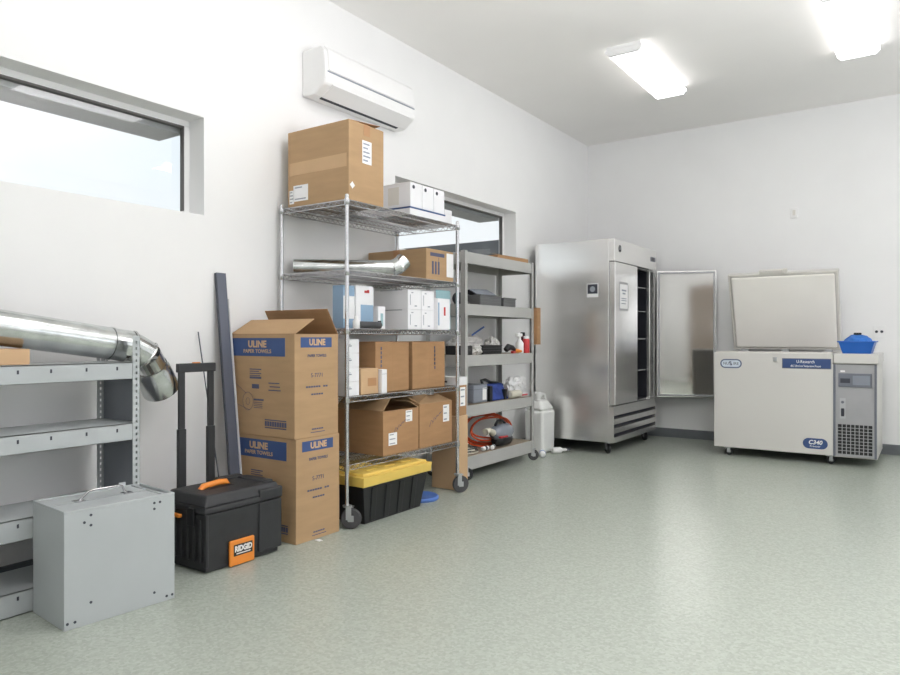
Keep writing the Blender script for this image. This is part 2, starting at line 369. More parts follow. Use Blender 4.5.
# carton on that shelf + long duct
def carton(name, label, loc, d, rz=0, m='card', group=None, tape=True, flaps_open=None, cat='cardboard box', tape_dir='y'):
    """closed corrugated box: body, four flap edges on top, tape"""
    t = thing(name, label, cat, loc, rz, group)
    dx, dy, dz = d
    MB().box(-dx/2, dx/2, -dy/2, dy/2, 0, dz).build('body', m, t, bevel=.004)
    if tape:
        tw = min(.028, dx*.2, dy*.2)
        if tape_dir == 'y':
            MB().box(-tw, tw, -dy/2-.0012, dy/2+.0012, dz, dz+.0012).box(-tw, tw, -dy/2-.0014, -dy/2-.0002, dz-.07, dz).box(-tw, tw, dy/2+.0002, dy/2+.0014, dz-.07, dz).build('tape', 'tape', t)
        else:
            MB().box(-dx/2-.0012, dx/2+.0012, -tw, tw, dz, dz+.0012).box(-dx/2-.0014, -dx/2-.0002, -tw, tw, dz-.07, dz).box(dx/2+.0002, dx/2+.0014, -tw, tw, dz-.07, dz).build('tape', 'tape', t)
    return t
def sticker(parent, face, c, wd, ht, dims, name='shipping_label', m='paper', lines=4, lm='greyink'):
    """label on face '+x' or '-y': c=(along, z) centre"""
    dx, dy, dz = dims; a, z = c; m_ = MB()
    if face == '+x':
        m_.box(dx/2+.0006, dx/2+.0018, a-wd/2, a+wd/2, z-ht/2, z+ht/2)
    else:
        m_.box(a-wd/2, a+wd/2, -dy/2-.0018, -dy/2-.0006, z-ht/2, z+ht/2)
    for k in range(lines):
        zz = z+ht*(.36-.72*k/max(1, lines-1)); l = wd*random.choice((.25, .34, .38)); h = ht*.03+.001
        if face == '+x': m_.box(dx/2+.0018, dx/2+.0024, a-wd*.4, a-wd*.4+2*l, zz-h, zz+h, 1)
        else: m_.box(a-wd*.4, a-wd*.4+2*l, -dy/2-.0024, -dy/2-.0018, zz-h, zz+h, 1)
    return m_.build(name, [m, lm], parent)

t = carton('carton', 'low tan carton under the long duct on the grey shelving', (.25, 1.17, 1.0185), (.19, .46, .066), 0, 'card3')

du = thing('ventilation_duct', 'long galvanised duct with adjustable elbow lying on the grey shelving', 'duct', (0, 0, 0))
R_ = .076
def dz_(y): return 1.099-.146*(y-1.837)
MB().tube([(.25, .45, dz_(.45)), (.25, .452, dz_(.452)), (.25, 1.2, dz_(1.2)), (.25, 1.795, dz_(1.795))], R_, 32, cap=False).tube([(.25, 1.79, dz_(1.79)), (.25, 1.80, dz_(1.8))], R_+.003, 32, cap=False).build('duct_pipe', 'galv', du)
el = [(.25, 1.785, dz_(1.785)), (.25, 1.89, dz_(1.89)-.002), (.248, 1.975, 1.045), (.218, 2.03, .985)]
m = MB()
pth = [V(p) for p in el]
m.tube([pth[0], pth[1]], [R_-.002, R_+.002], 28, cap=False, smooth=False)
m.tube([pth[1], pth[2]], [R_+.002, R_+.001], 28, cap=False, smooth=False)
m.tube([pth[2], pth[3]], [R_+.001, R_], 28, cap=False, smooth=False)
for q, d in ((pth[1], (0, 1, -.4)), (pth[2], (0, 1, -.85))):
    dd = V(d).normalized(); m.tube([q-dd*.006, q, q+dd*.006], [R_+.001, R_+.006, R_+.001], 28, cap=False)
e1 = m.build('elbow', 'galv', du, fix=False)
m = MB(); a, b = V((.219, 2.025, .99)), V((.165, 2.118, .868))
m.tube([a, a*.85+b*.15, a*.8+b*.2, b], [R_+.004, R_+.005, R_+.010, R_+.018], 28, cap=False)
m.tube([b, a*.8+b*.2], [R_+.015, R_+.007], 28, cap=False)
m.build('elbow_outlet', 'galv', e1, fix=False)

# ================================================================== LOW GREY CABINET
cb = thing('metal_cabinet', 'low grey steel cabinet with bail handle on the floor before the shelving', 'cabinet', (.708, 1.358, 0), -math.radians(4.9))
cw, cd, chh = .452, .306, .46
m = MB().box(-cd, 0, 0, cw, 0, chh-.012)
m.box(-cd, -cd+.012, 0, cw, chh-.012, chh).box(-.012, 0, 0, cw, chh-.012, chh).box(-cd+.012, -.012, 0, .012, chh-.012, chh).box(-cd+.012, -.012, cw-.05, cw-.038, chh-.012, chh).box(-cd+.012, -.012, cw-.008, cw, chh-.012, chh)
for (y, z) in ((.075, .405), (.10, .43), (.1, .39), (.36, .405), (.36, .43), (.385, .43), (.36, .05), (.1, .085), (.012, .025), (.04, .025), (.415, .02), (.44, .02)):
    m.lathe([(.0055, 0), (.0055, .0015)], (.0002, y, z), 'x', 10, 1)
m.build('body', ['grey', 'ink'], cb, bevel=.002)
MB().box(-cd+.014, -.014, .014, cw-.052, chh-.012, chh-.004).box(-cd*.52, -cd*.48, .014, cw-.052, chh-.004, chh-.001).build('lid', 'grey', cb, bevel=.001)
hp = [(-.05, .15, chh-.004), (-.05, .15, chh+.01), (-.075, .165, chh+.035), (-.11, .20, chh+.05), (-.17, .24, chh+.05), (-.19, .255, chh+.035), (-.20, .27, chh+.01), (-.2, .27, chh-.004)]
hp = [(-.16, .12, chh-.004), (-.155, .135, chh+.012), (-.14, .15, chh+.034), (-.135, .17, chh+.04), (-.135, .27, chh+.04), (-.14, .29, chh+.034), (-.155, .305, chh+.012), (-.16, .32, chh-.004)]
MB().tube(hp, .0045, 8).box(-.18, -.14, .10, .14, chh-.004, chh).box(-.18, -.14, .30, .34, chh-.004, chh).build('handle', 'chrome', cb)
MB().box(-cd-.002, -cd+.004, cw-.10, cw-.07, chh, chh+.016).build('latch', 'grey', cb)

# ================================================================== TOOLBOX
tb = thing('rolling_toolbox', 'black rolling toolbox with orange badge and raised pull handle', 'toolbox', (.45, 2.295, 0))
hx, hy = .165, .235
m = MB().taper(-hx+.012, hx-.012, -hy+.012, hy-.012, .005, -hx, hx, -hy, hy, .285)
# ribs on both visible faces
for k in range(6): m.box(-hx+.03+k*.05, -hx+.045+k*.05, -hy-.004, -hy+.02, .05, .26)
m.box(hx-.02, hx+.005, hy-.15, hy-.0, .03, .285)
m.box(hx-.02, hx+.004, -hy, -hy+.018, .03, .285)
m.build('body', 'black', tb, bevel=.01, seg=3)
m = MB().taper(-hx-.006, hx+.006, -hy-.006, hy+.006, .287, -hx-.004, hx+.004, -hy-.004, hy+.004, .318)
m.taper(-hx-.004, hx+.004, -hy-.004, hy+.004, .318, -hx+.02, hx-.018, -hy+.02, hy-.018, .372)
m.box(hx-.05, hx+.008, hy-.15, hy+.004, .29, .35).box(-hx+.02, -hx+.07, hy-.2, hy-.04, .36, .388).box(-hx+.06, hx-.05, hy-.08, hy-.01, .36, .38)
m.build('lid', 'black', tb, bevel=.01, seg=3)
MB().taper(-.035, .035, -.12, .04, .372, -.022, .022, -.10, .02, .378).build('handle_recess', 'blackg', tb, bevel=.003)
MB().tube([(-.005, -.14, .368), (-.005, -.125, .384), (-.005, -.03, .392), (-.005, .01, .388), (-.005, .02, .37)], .0155, 10).build('grip', 'orange', tb, bevel=0)
for xx in (-.09, .07): MB().box(xx-.025, xx+.025, -hy-.02, -hy-.002, .225, .31).build('latch', 'blackg', tb, bevel=.004)
MB().box(-.075, -.005, -hy-.03, -hy-.008, .255, .272).build('latch_pull', 'orange', tb, bevel=.004)
bd = MB().box(hx-.006, hx+.010, -.10, .05, .004, .130).build('badge', 'orange', tb, bevel=.006)
MB().box(hx+.010, hx+.012, -.08, .035, .052, .108).build('nameplate', 'blackg', bd, bevel=.002)
text('RIDGID', .038, 'whitep', bd, (hx+.0125, -.022, .085), (0, 1, 0), (0, 0, 1), width=.105, bold=.0018)
MB().box(hx+.012, hx+.0128, -.065, .022, .060, .065).build('underline', 'whitep', bd)
# telescoping pull handle
m = MB()
for yy in (-.128, .048):
    m.box(-hx-.028, -hx-.004, yy-.022, yy+.022, .0, .66).box(-hx-.024, -hx-.008, yy-.018, yy+.018, .66, .96)
m.box(-hx-.03, -hx-.002, -.153, .073, .952, .998)
o = m.build('pull_handle', 'black', tb, bevel=.004)
MB().box(-hx-.025, -hx-.007, -.06, -.02, .997, 1.003).build('release_button', 'orange', o, bevel=.002)
for yy in (-.2, .2): MB().lathe([(.05, -.02), (.055, -.015), (.055, .015), (.05, .02)], (-hx-.005, yy, .055), 'y', 18).build('wheel', 'rubber', tb)

# ================================================================== LEANING CHANNEL AND ROD
ch = thing('leaning_channel', 'tall slate grey metal channel leaning against the wall behind the toolbox', 'channel', (0, 0, 0))
a, b = V((.235, 2.562, 0)), V((.022, 2.598, 1.512))
ax = (b-a).normalized(); ay = V((.05, 1, 0)); ay = (ay-ax*ay.dot(ax)).normalized(); az = ax.cross(ay)
c = (a+b)/2; hl = (b-a).length/2
m = MB().obox(c, ax, ay, az, hl, .030, .0015)
m.obox(c+ay*.030+az*.010*(1 if az.x < 0 else -1), ax, ay, az, hl, .0015, .011, 1).obox(c-ay*.030+az*.010*(1 if az.x < 0 else -1), ax, ay, az, hl, .0015, .011, 1)
m.build('web', ['channel', 'channeld'], ch)
MB().obox(a.lerp(b, .45)+ay*.0345*(1 if ay.y > 0 else -1)+az*.006*(1 if az.x > 0 else -1), ax, ay, az, hl*.9, .0028, .007).build('edge_strip', 'whitep', ch)
t = tag(MB().tube([(.20, 2.505, .003), (.012, 2.45, 1.165)], .0035, 6).build('thin_rod', 'channeld'), 'thin dark metal rod leaning on the wall beside the channel', 'rod')

# ================================================================== PAPER TOWEL CARTONS
def towel_box(name, label, loc, opened, group):
    dx, dy, dz = .54, .338, .575
    t = thing(name, label, 'cardboard box', loc, 0, group)
    if opened:
        w_ = .005
        MB().box(-dx/2, dx/2, -dy/2, dy/2, 0, w_).box(-dx/2, -dx/2+w_, -dy/2, dy/2, w_, dz).box(dx/2-w_, dx/2, -dy/2, dy/2, w_, dz).box(-dx/2+w_, dx/2-w_, -dy/2, -dy/2+w_, w_, dz).box(-dx/2+w_, dx/2-w_, dy/2-w_, dy/2, w_, dz).build('body', 'card', t)
        MB().slab([(-dx/2, -dy/2+.002, dz), (dx/2, -dy/2+.002, dz), (dx/2-.004, -dy/2+.150, dz+.085), (-dx/2+.004, -dy/2+.150, dz+.085)], .004).build('flap', 'card', t)
        MB().slab([(-dx/2, dy/2-.002, dz), (dx/2, dy/2-.002, dz), (dx/2-.004, dy/2-.085, dz+.145), (-dx/2+.004, dy/2-.085, dz+.145)], .004).build('flap', 'card2', t)
        MB().slab([(dx/2-.004, -dy/2+.008, dz-.002), (dx/2-.004, dy/2-.008, dz-.002), (dx/2-.15, dy/2-.008, dz-.06), (dx/2-.15, -dy/2+.008, dz-.06)], .004).build('flap', 'card2', t)
    else:
        MB().box(-dx/2, dx/2, -dy/2, dy/2, 0, dz).build('body', 'card', t, bevel=.003)
    yf = -dy/2-.0006; e = .0006
    # wide face towards the toolbox
    band = MB().box(-dx/2+.001, dx/2-.075, yf-e, yf+e*.9, dz-.125, dz-.022).build('blue_band', 'blueink', t)
    text('ULINE', .052, 'card3', band, (-.035, yf-e-.0004, dz-.058), (1, 0, 0), (0, 0, 1), width=.155, bold=.002)
    text('PAPER TOWELS', .03, 'card3', band, (-.035, yf-e-.0004, dz-.098), (1, 0, 0), (0, 0, 1), width=.235, bold=.0004)
    pm = MB()
    z0 = dz-.20
    for k, (w2, h2) in enumerate(((.10, .003), (.08, .0025), (.10, .0025), (.09, .0025), (.10, .006))): pm.box(-.10, -.10+w2, yf-e, yf, z0-.012*k-h2, z0-.012*k+h2)
    pm.build('product_text', 'navy', t); pm = MB()
    pm.box(-.08, -.02, yf-e, yf, z0-.11, z0-.085)
    pm.build('product_text', 'navy', t); pm = MB()
    for k in range(3): pm.box(.06+.01*(k % 2), .15+.005*k, yf-e, yf, z0-.075-.02*k-.003, z0-.075-.02*k+.003)
    pm.build('product_text', 'navy', t); pm = MB()
    pm.box(-.065, .02, yf-e, yf, z0-.178, z0-.168)
    for k in range(4): pm.box(-.065, .01, yf-e, yf, z0-.19-.01*k, z0-.187-.01*k)
    pm.build('product_text', 'navy', t); pm = MB()
    for k in range(9): pm.box(.03+.02*k, .046+.02*k, yf-e, yf, .058, .085)
    pm.box(.03, .206, yf-e, yf, .09, .096).box(.03, .206, yf-e, yf, .046, .052)
    pm.build('barcode', 'navy', t); pm = MB()
    for r in (.017, .045):
        pm.tube([(-.115+r*math.cos(2*PI*j/24), yf-.0002, z0-.185+r*1.15*math.sin(2*PI*j/24)) for j in range(24)], .0011, 4, closed=True)
    pm.tube([(-.13, yf-.0002, z0-.14), (-.25, yf-.0002, z0-.07)], .001, 4).tube([(-.10, yf-.0002, z0-.235), (-.23, yf-.0002, z0-.2)], .001, 4)
    pm.build('roll_drawing', 'navy', t)
    # narrow face towards the room
    xf = dx/2+.0006
    band = MB().box(xf-e*.9, xf+e, -.125, .115, dz-.075, dz-.018).build('blue_band', 'blueink', t)
    text('ULINE', .048, 'card3', band, (xf+e+.0004, .0, dz-.047), (0, 1, 0), (0, 0, 1), width=.125, bold=.002)
    text('PAPER TOWELS', .022, 'navy', t, (xf, .0, dz-.122), (0, 1, 0), (0, 0, 1), width=.145, name='print', bold=.0006)
    text('S-7771', .034, 'navy', t, (xf, .0, dz-.232), (0, 1, 0), (0, 0, 1), width=.088, name='print')
    pm = MB()
    for k in range(6): pm.box(xf-e*.9, xf+e, -.085+.019*k, -.07+.019*k, dz-.30, dz-.29)
    pm.build('text_line', 'navy', t); pm = MB()
    for k in (7, 8): pm.box(xf-e*.9, xf+e, -.085+.019*k, -.07+.019*k, dz-.30, dz-.29)
    pm.build('text_line', 'navy', t); pm = MB()
    for k in range(5): pm.box(xf-e*.9, xf+e, -.045+.019*k, -.03+.019*k, dz-.342, dz-.333)
    pm.build('text_line', 'navy', t); pm = MB()
    for k in range(5): pm.box(xf-e*.9, xf+e, -.04+.018*k, -.025+.018*k, .038, .046)
    pm.box(xf-e*.9, xf+e, -.05, .06, .022, .026)
    pm.build('text_line', 'navy', t)
    return t
towel_box('paper_towel_carton', 'lower closed paper towel carton with blue bands on the floor', (.335, 2.812, 0), False, 'paper towel cartons')
towel_box('paper_towel_carton', 'upper open paper towel carton with raised flaps, stacked on another', (.33, 2.806, .577), True, 'paper towel cartons')
tag(MB().prism([(-.02, -.01), (.015, -.014), (.022, .008), (-.01, .014)], 'z', 0, .003).build('paper_scrap', 'paper'), 'small white paper scrap on the floor by the towel carton', 'paper scrap').location = (.64, 2.78, .0)

# ================================================================== CASTERS
def caster(parent, x, y, r=.06, wheel='rubber', h=None, ang=0, tw=.012):
    h = h or 2*r+.02
    ca = MB()
    c_, s_ = math.cos(ang), math.sin(ang)
    off = .025
    wx, wy = x+off*c_, y+off*s_
    side = V((-s_, c_, 0))
    for q in (-1, 1):
        p = V((wx, wy, r))+side*q*(tw+.004)
        ca.obox(p+V((-off*c_*.5, -off*s_*.5, (h-r)/2-.005)), (c_, s_, 0), side, (0, 0, 1), .016, .002, (h-r)/2+.002)
    ca.lathe([(.022, h-.012), (.026, h-.004), (.026, h)], (x, y, 0), 'z', 14)
    ca.obox((wx-off*c_*.5, wy-off*s_*.5, h-.008), (c_, s_, 0), side, (0, 0, 1), .028, tw+.006, .003)
    o = ca.build('caster', 'zinc', parent)
    wm = MB()
    n = 22; vs = []
    prof = [(r*.35, -tw), (r*.9, -tw), (r, -tw*.6), (r, tw*.6), (r*.9, tw), (r*.35, tw)]
    for rr, hh in prof:
        for j in range(n):
            a = 2*PI*j/n; p = V((wx, wy, r))+V((c_, s_, 0))*rr*math.cos(a)+V((0, 0, 1))*rr*math.sin(a)+side*hh; vs.append(p)
    wm.add(vs, [(i*n+j, i*n+(j+1) % n, (i+1)*n+(j+1) % n, (i+1)*n+j) for i in range(len(prof)-1) for j in range(n)]+[tuple(range(n)), tuple(range((len(prof)-1)*n, len(prof)*n))], 0, False)
    wm.build('wheel', wheel, o)
    MB().obox((wx, wy, r), (c_, s_, 0), side, (0, 0, 1), r*.3, tw+.006, r*.3).build('hub', 'zinc', o, bevel=.004)
    return o

# ================================================================== WIRE RACK
wr = thing('wire_rack', 'tall chrome wire shelving rack on casters loaded with boxes', 'shelving rack', (0, 0, 0))
px_, pxb, py0, py1 = .605, .04, 3.045, 4.215
for x in (px_, pxb):
    for y in (py0, py1):
        m = MB().tube([(x, y, .13), (x, y, 1.975)], .0127, 12)
        for k in range(36): m.tube([(x, y, .17+.05*k), (x, y, .174+.05*k)], .0132, 12, cap=False)
        m.lathe([(.0127, 1.972), (.013, 1.978), (.008, 1.984)], (x, y, 0), 'z', 12)
        m.build('post', 'chrome', wr)
        caster(wr, x, y, .062, 'rubber', .14, ang={(px_, py0): .55, (px_, py1): 1.0}.get((x, y), .4))
RZ = (1.955, 1.537, 1.188, .78, .375)
for z in RZ:
    m = MB(); x0, x1, y0, y1 = pxb+.012, px_-.012, py0+.012, py1-.012
    zb = z-.032
    def zig(p, q, n):
        p, q = V(p), V(q); pts = []
        for k in range(2*n+1): pts.append(p.lerp(q, k/(2*n))+V((0, 0, 0 if k % 2 == 0 else .026)))
        return pts
    for (A, B, n) in (((px_, py0), (px_, py1), 24), ((pxb, py0), (pxb, py1), 24), ((pxb, py0), (px_, py0), 11), ((pxb, py1), (px_, py1), 11)):
        m.tube([(*A, z-.003), (*B, z-.003)], .0033, 6).tube([(*A, zb), (*B, zb)], .0033, 6)
        m.tube(zig((*A, zb), (*B, zb), n), .0024, 5)
    k = 0; n = 46
    for k in range(1, n):
        y = py0+(py1-py0)*k/n; m.tube([(pxb, y, z-.002), (px_, y, z-.002)], .0022, 5)
    for x in (pxb+(px_-pxb)*.33, pxb+(px_-pxb)*.66):
        m.tube([(x, py0, z-.007), (x, py1, z-.007)], .003, 6)
        m.tube([(x, py0, zb), (x, py1, zb)], .003, 6); m.tube(zig((x, py0, zb), (x, py1, zb), 24), .0022, 5)
    for x in (px_, pxb):
        for y in (py0, py1): m.lathe([(.016, z-.036), (.019, z-.034), (.016, z+.002)], (x, y, 0), 'z', 12)
    m.build('wire_shelf', 'chrome', wr, fix=False)

# --- top shelf
d = (.525, .32, .48)
t = carton('carton', 'large taped brown carton on the top shelf of the wire rack', (.342, 3.222, 1.9555), d, 0, 'card', tape_dir='x')
sticker(t, '+x', (.0, .31), .085, .14, d, lines=5)
sticker(t, '-y', (-.145, .085), .13, .10, d, lines=2); sticker(t, '-y', (-.225, .065), .04, .085, d, lines=4)
sticker(t, '-y', (-.0, .24), .49, .08, d, name='tape_band', m='card3', lines=0)
MB().lathe([(.022, 0), (.022, .0012)], (d[0]/2+.0003, -d[1]/2+.03, .09), 'x', 4).build('small_label', 'paper', t)
MB().slab([(.22, -.13, d[2]+.001), (.25, -.15, d[2]+.0015), (.25, .14, d[2]+.028), (.1, .14, d[2]+.02)], .003).build('flap', 'card2', t)

# white dispenser boxes on a shallow blue-lined tray
tr = thing('box_tray', 'white tray with blue stripe holding dispenser boxes on the top rack shelf', 'tray', (.445, 3.875, 1.9555))
MB().box(-.145, .145, -.205, .205, 0, .05).build('tray', 'whitebox', tr, bevel=.002)
MB().box(-.1462, .1462, -.2062, .2062, .045, .056).build('stripe', 'blueink', tr)
wl = ('nearest white dispenser box with side cutout on the top rack shelf', 'middle white dispenser box of three on the top rack shelf', 'farthest white dispenser box of three on the top rack shelf')
for k in range(3):
    yy = 3.675+.068+.134*k
    t = thing('dispenser_box', wl[k], 'box', (.445, yy, 2.0120), 0, 'white dispenser boxes')
    MB().box(-.143, .143, -.064, .064, 0, .165).build('body', 'whitebox', t, bevel=.003)
    MB().lathe([(.013, 0), (.013, .0015)], (.1432, -.03, .135), 'x', 14).build('dot', 'ink', t)
    if k == 0:
        MB().box(-.05, .045, -.0655, -.0642, .02, .14).build('cutout', 'gasket', t)
        MB().box(-.143, .143, -.0665, -.0642, .155, .165).build('lid_edge', 'whitebox', t, bevel=.001)
t = thing('small_carton', 'small white carton at the far corner of the top rack shelf', 'box', (.53, 4.135, 1.9555))
MB().box(-.05, .05, -.045, .045, 0, .1).build('body', 'whitebox', t, bevel=.002); MB().box(-.05, .05, -.0465, .0465, .07, .0715).build('lid_edge', 'greyink', t)
t = thing('white_carton', 'plain white carton beside the large brown carton on the top rack shelf', 'box', (.2, 3.55, 1.9555))
MB().box(-.1, .1, -.1, .1, 0, .255).build('body', 'whitebox', t, bevel=.002); MB().box(-.1012, .1012, -.1012, .1012, .2, .2015).build('lid_edge', 'greyink', t)

# --- second shelf: short duct with elbow, wide carton
pd = thing('vent_pipe', 'short galvanised pipe with elbow on the second rack shelf', 'duct', (0, 0, 0))
r = .052; z = 1.537+r+.001
A, B = V((.20, 3.02, z)), V((.50, 3.56, z))
# pipe runs diagonally over the shelf
A = V((.06, 3.13, z)); B = V((.50, 3.55, z))
MB().tube([A, A.lerp(B, .5), B], r, 26, cap=False).tube([A.lerp(B, .006), A.lerp(B, .0061)], [r-.003, .001], 26, cap=False, mi=1).tube([A.lerp(B, .3), A.lerp(B, .32)], r+.002, 26, cap=False).build('pipe', ['galv', 'greydark'], pd, fix=False)
dB = (B-A).normalized(); m = MB(); rr = .0535
p0 = B-dB*.04; p1 = B+dB*.03; p2 = p1+(dB*.7+V((.0, .25, .42))).normalized()*.05; p3 = p2+(dB*.35+V((0, .35, .6))).normalized()*.05
for q0, q1, e_ in ((p0, p1, .002), (p1, p2, .003), (p2, p3, .002)): m.tube([q0, q1], [rr, rr+e_], 24, cap=False, smooth=False)
for q in (p1, p2): m.tube([q-dB*.004, q, q+dB*.004], [rr, rr+.004, rr], 24, cap=False)
m.build('elbow', 'galv', pd, fix=False)
d = (.53, .33, .215)
t = carton('carton', 'long worn brown carton on the second rack shelf beside the pipe', (.325, 4.02, 1.5375), d, 0, 'card', tape_dir='y')
t2 = sticker(t, '+x', (.12, .115), .085, .17, d, name='tape_patch', m='paper', lines=0)
m = MB()
for k in range(3): m.box(d[0]/2, d[0]/2+.0012, -.10+.035*k, -.08+.035*k, .04, .13)
m.box(d[0]/2, d[0]/2+.0012, -.12, .05, .165, .19).tube([(d[0]/2+.0005, -.02+.0*j, .12+.02*j) for j in range(3)], .002, 4)
m.build('print', 'navy', t)

# --- third shelf
Z = 1.1885
d = (.12, .13, .28)
t = thing('blue_carton', 'slim blue carton at the near end of the third rack shelf', 'box', (.465, 3.165, Z)); MB().box(-.045, .045, -.05, .05, 0, .265).build('body', 'paleblue', t, bevel=.002)
MB().box(.0452, .0462, -.05, .05, .06, .2).build('label', 'whitebox', t)
d = (.16, .16, .285)
t = thing('white_carton', 'tall white carton with pale blue panel on the third rack shelf', 'box', (.45, 3.30, Z))
MB().box(-.07, .07, -.082, .082, 0, .27).build('body', 'whitebox', t, bevel=.002)
MB().box(.0702, .0714, -.04, .078, .02, .15).build('blue_panel', 'paleblue', t)
MB().box(.0702, .0714, -.005, .025, .225, .24).box(.0702, .0714, .02, .04, .225, .245).build('print', 'redink', t)
t = tag(MB().lathe([(.02, 0), (.022, .004), (.022, .045), (.012, .058), (.012, .075), (.002, .077)], (.575, 3.16, Z), 'z', 16).build('small_bottle', 'whitep'), 'small white bottle beside the tall carton on the third rack shelf', 'bottle')
t = thing('white_pack', 'small white pack leaning by the stacked white cartons, third rack shelf', 'box', (.51, 3.44, Z))
MB().box(-.03, .03, -.035, .035, 0, .145).build('body', 'whitebox', t, bevel=.003); MB().box(.0302, .0312, -.012, .012, .02, .1).build('stripe', 'teal', t)
t = thing('black_roll', 'black rubber roll lying at the front of the third rack shelf', 'roll', (.585, 3.27, Z))
MB().lathe([(.006, -.1), (.019, -.1), (.022, -.096), (.022, .096), (.019, .1), (.006, .1)], (0, 0, .022), 'y', 18).build('roll', 'rubber', t)
MB().box(-.006, .006, .085, .105, .04, .05).build('clip', 'blackg', t)
four = (('upper far', .0, 1), )
lbs = {(0, 0): 'near lower white carton in the stack of four, third rack shelf', (0, 1): 'near upper white carton in the stack of four, third rack shelf', (1, 0): 'far lower white carton in the stack of four, third rack shelf', (1, 1): 'far upper white carton in the stack of four, third rack shelf'}
for i in range(2):
    for j in range(2):
        d = (.30, .146, .133)
        t = thing('white_carton', lbs[(i, j)], 'box', (.43, 3.735+.149*i, Z+.134*j), 0, 'stacked white cartons on the wire rack')
        MB().box(-.15, .15, -.073, .073, 0, .133).build('body', 'whitebox', t, bevel=.002)
        m = MB().box(.15, .1512, .0, .025, .02, .028).box(.15, .1512, -.05, -.045, .03, .10).box(.15, .1512, -.035, -.015, .11, .116); m.build('print', 'greyink', t)
        MB().box(-.09, .1, -.0742, -.073, .128, .1325).build('lid_seam', 'greyink', t)
t = thing('teal_carton', 'teal sided carton at the far end of the third rack shelf', 'box', (.47, 4.10, Z)); MB().box(-.09, .09, -.09, .09, 0, .285).build('body', 'teal', t, bevel=.002)
MB().box(-.088, .088, -.0915, -.0902, .0, .284).build('white_side', 'whitebox', t)
t = thing('white_carton', 'slim white carton with red print before the teal carton', 'box', (.59, 4.03, Z)); MB().box(-.024, .024, -.075, .075, 0, .22).build('body', 'whitebox', t, bevel=.002)
MB().box(.0242, .0252, .0, .02, .10, .16).build('print', 'redink', t); MB().box(.0242, .0252, -.07, -.055, .03, .19).build('stripe', 'paleblue', t)

# --- fourth shelf
Z = .7805
nm = ('bottom', 'second', 'third', 'top')
for k in range(4):
    t = thing('white_carton', ('bottom', 'second lowest', 'second highest', 'top')[k]+' slim white carton in the stack at the near end, fourth rack shelf', 'box', (.475, 3.125, Z+.086*k), 0, 'slim white carton stack')
    MB().box(-.1, .1, -.06, .06, 0, .085).build('body', 'whitebox', t, bevel=.002)
    MB().box(.1002, .1012, -.03, -.008, .04, .047).box(.1002, .1012, -.03, -.015, .052, .055).build('print', 'greyink', t)
for k, (y, lb) in enumerate(((3.515, 'brown carton with printed side, left of the pair on fourth rack shelf'), (3.92, 'brown carton, right of the pair on fourth rack shelf'))):
    dy = .345 if k == 0 else .385
    d = (.40, dy, .325)
    t = carton('carton', lb, (.345, y+.03, Z), d, 0, 'card2', 'brown carton pair', tape_dir='y')
    m = MB()
    for q in range(5): m.box(d[0]/2, d[0]/2+.001, -dy/2+.05+(.0 if k == 0 else .2), -dy/2+.062+(0 if k == 0 else .2), .16+.028*q, .18+.028*q)
    if k:
        for q in range(5): m.box(d[0]/2, d[0]/2+.001, .06, .072, .13+.03*q, .15+.03*q)
    m.build('print', 'navy', t)
    MB().box(d[0]/2-.001, d[0]/2+.0006, -.0015, .0015, 0, .325).build('corner_seam', 'tape', t)
d = (.14, .165, .155)
t = carton('small_carton', 'small light brown carton in front of the brown pair, fourth rack shelf', (.515, 3.285, Z), (.12, .165, .16), 0, 'card3', tape=False, cat='cardboard box')
MB().box(.0602, .0612, -.02, .06, .05, .10).build('print', 'tape', t)
t = thing('white_pack', 'small white packet beside the small light brown carton', 'box', (.572, 3.40, Z)); MB().box(-.024, .024, -.025, .025, 0, .15).build('body', 'whitebox', t, bevel=.002); MB().box(.0242, .025, -.025, .025, .12, .122).build('lid_edge', 'greyink', t)

# --- bottom shelf: two opened cartons
Z = .3755
def open_carton(label, loc, d, flaps, labels, group):
    t = thing('open_carton', label, 'cardboard box', loc, 0, group)
    dx, dy, dz = d; w_ = .005
    MB().box(-dx/2, dx/2, -dy/2, dy/2, 0, w_).box(-dx/2, -dx/2+w_, -dy/2, dy/2, w_, dz).box(dx/2-w_, dx/2, -dy/2, dy/2, w_, dz).box(-dx/2+w_, dx/2-w_, -dy/2, -dy/2+w_, w_, dz).box(-dx/2+w_, dx/2-w_, dy/2-w_, dy/2, w_, dz).build('body', 'card2', t)
    for q in flaps: MB().slab(q, .004).build('flap', 'card', t)
    for l in labels: sticker(t, '+x', l[0], l[1], l[2], d, lines=3)
    m = MB(); xx = dx/2+.0005
    for k in range(5): m.tube([(xx, -.08+.03*k, dz*.45+.02*k), (xx, -.06+.035*k, dz*.6+.015*k), (xx, -.03+.03*k, dz*.55+.02*k)], .0015, 4)
    m.build('print', 'navy', t)
    return t
d = (.42, .372, .285)
open_carton('brown carton with raised flap and two white labels, bottom rack shelf', (.37, 3.592, Z), d,
            [[(-.21, -.184, .285), (.21, -.184, .285), (.20, -.10, .365), (-.2, -.10, .365)], [(-.21, .184, .285), (.21, .184, .285), (.20, .10, .33), (-.2, .10, .33)]], [((.08, .235), .07, .075), ((-.09, .10), .085, .08)], 'opened cartons on the bottom rack shelf')
d = (.42, .39, .30)
open_carton('brown carton with tall white label at far end, bottom rack shelf', (.37, 3.985, Z), d,
            [[(.21, -.193, .30), (.21, .193, .30), (.09, .185, .34), (.09, -.185, .34)], [(-.21, -.193, .30), (.2, -.193, .30), (.2, -.1, .36), (-.2, -.1, .36)]], [((.12, .215), .075, .12)], 'opened cartons on the bottom rack shelf')

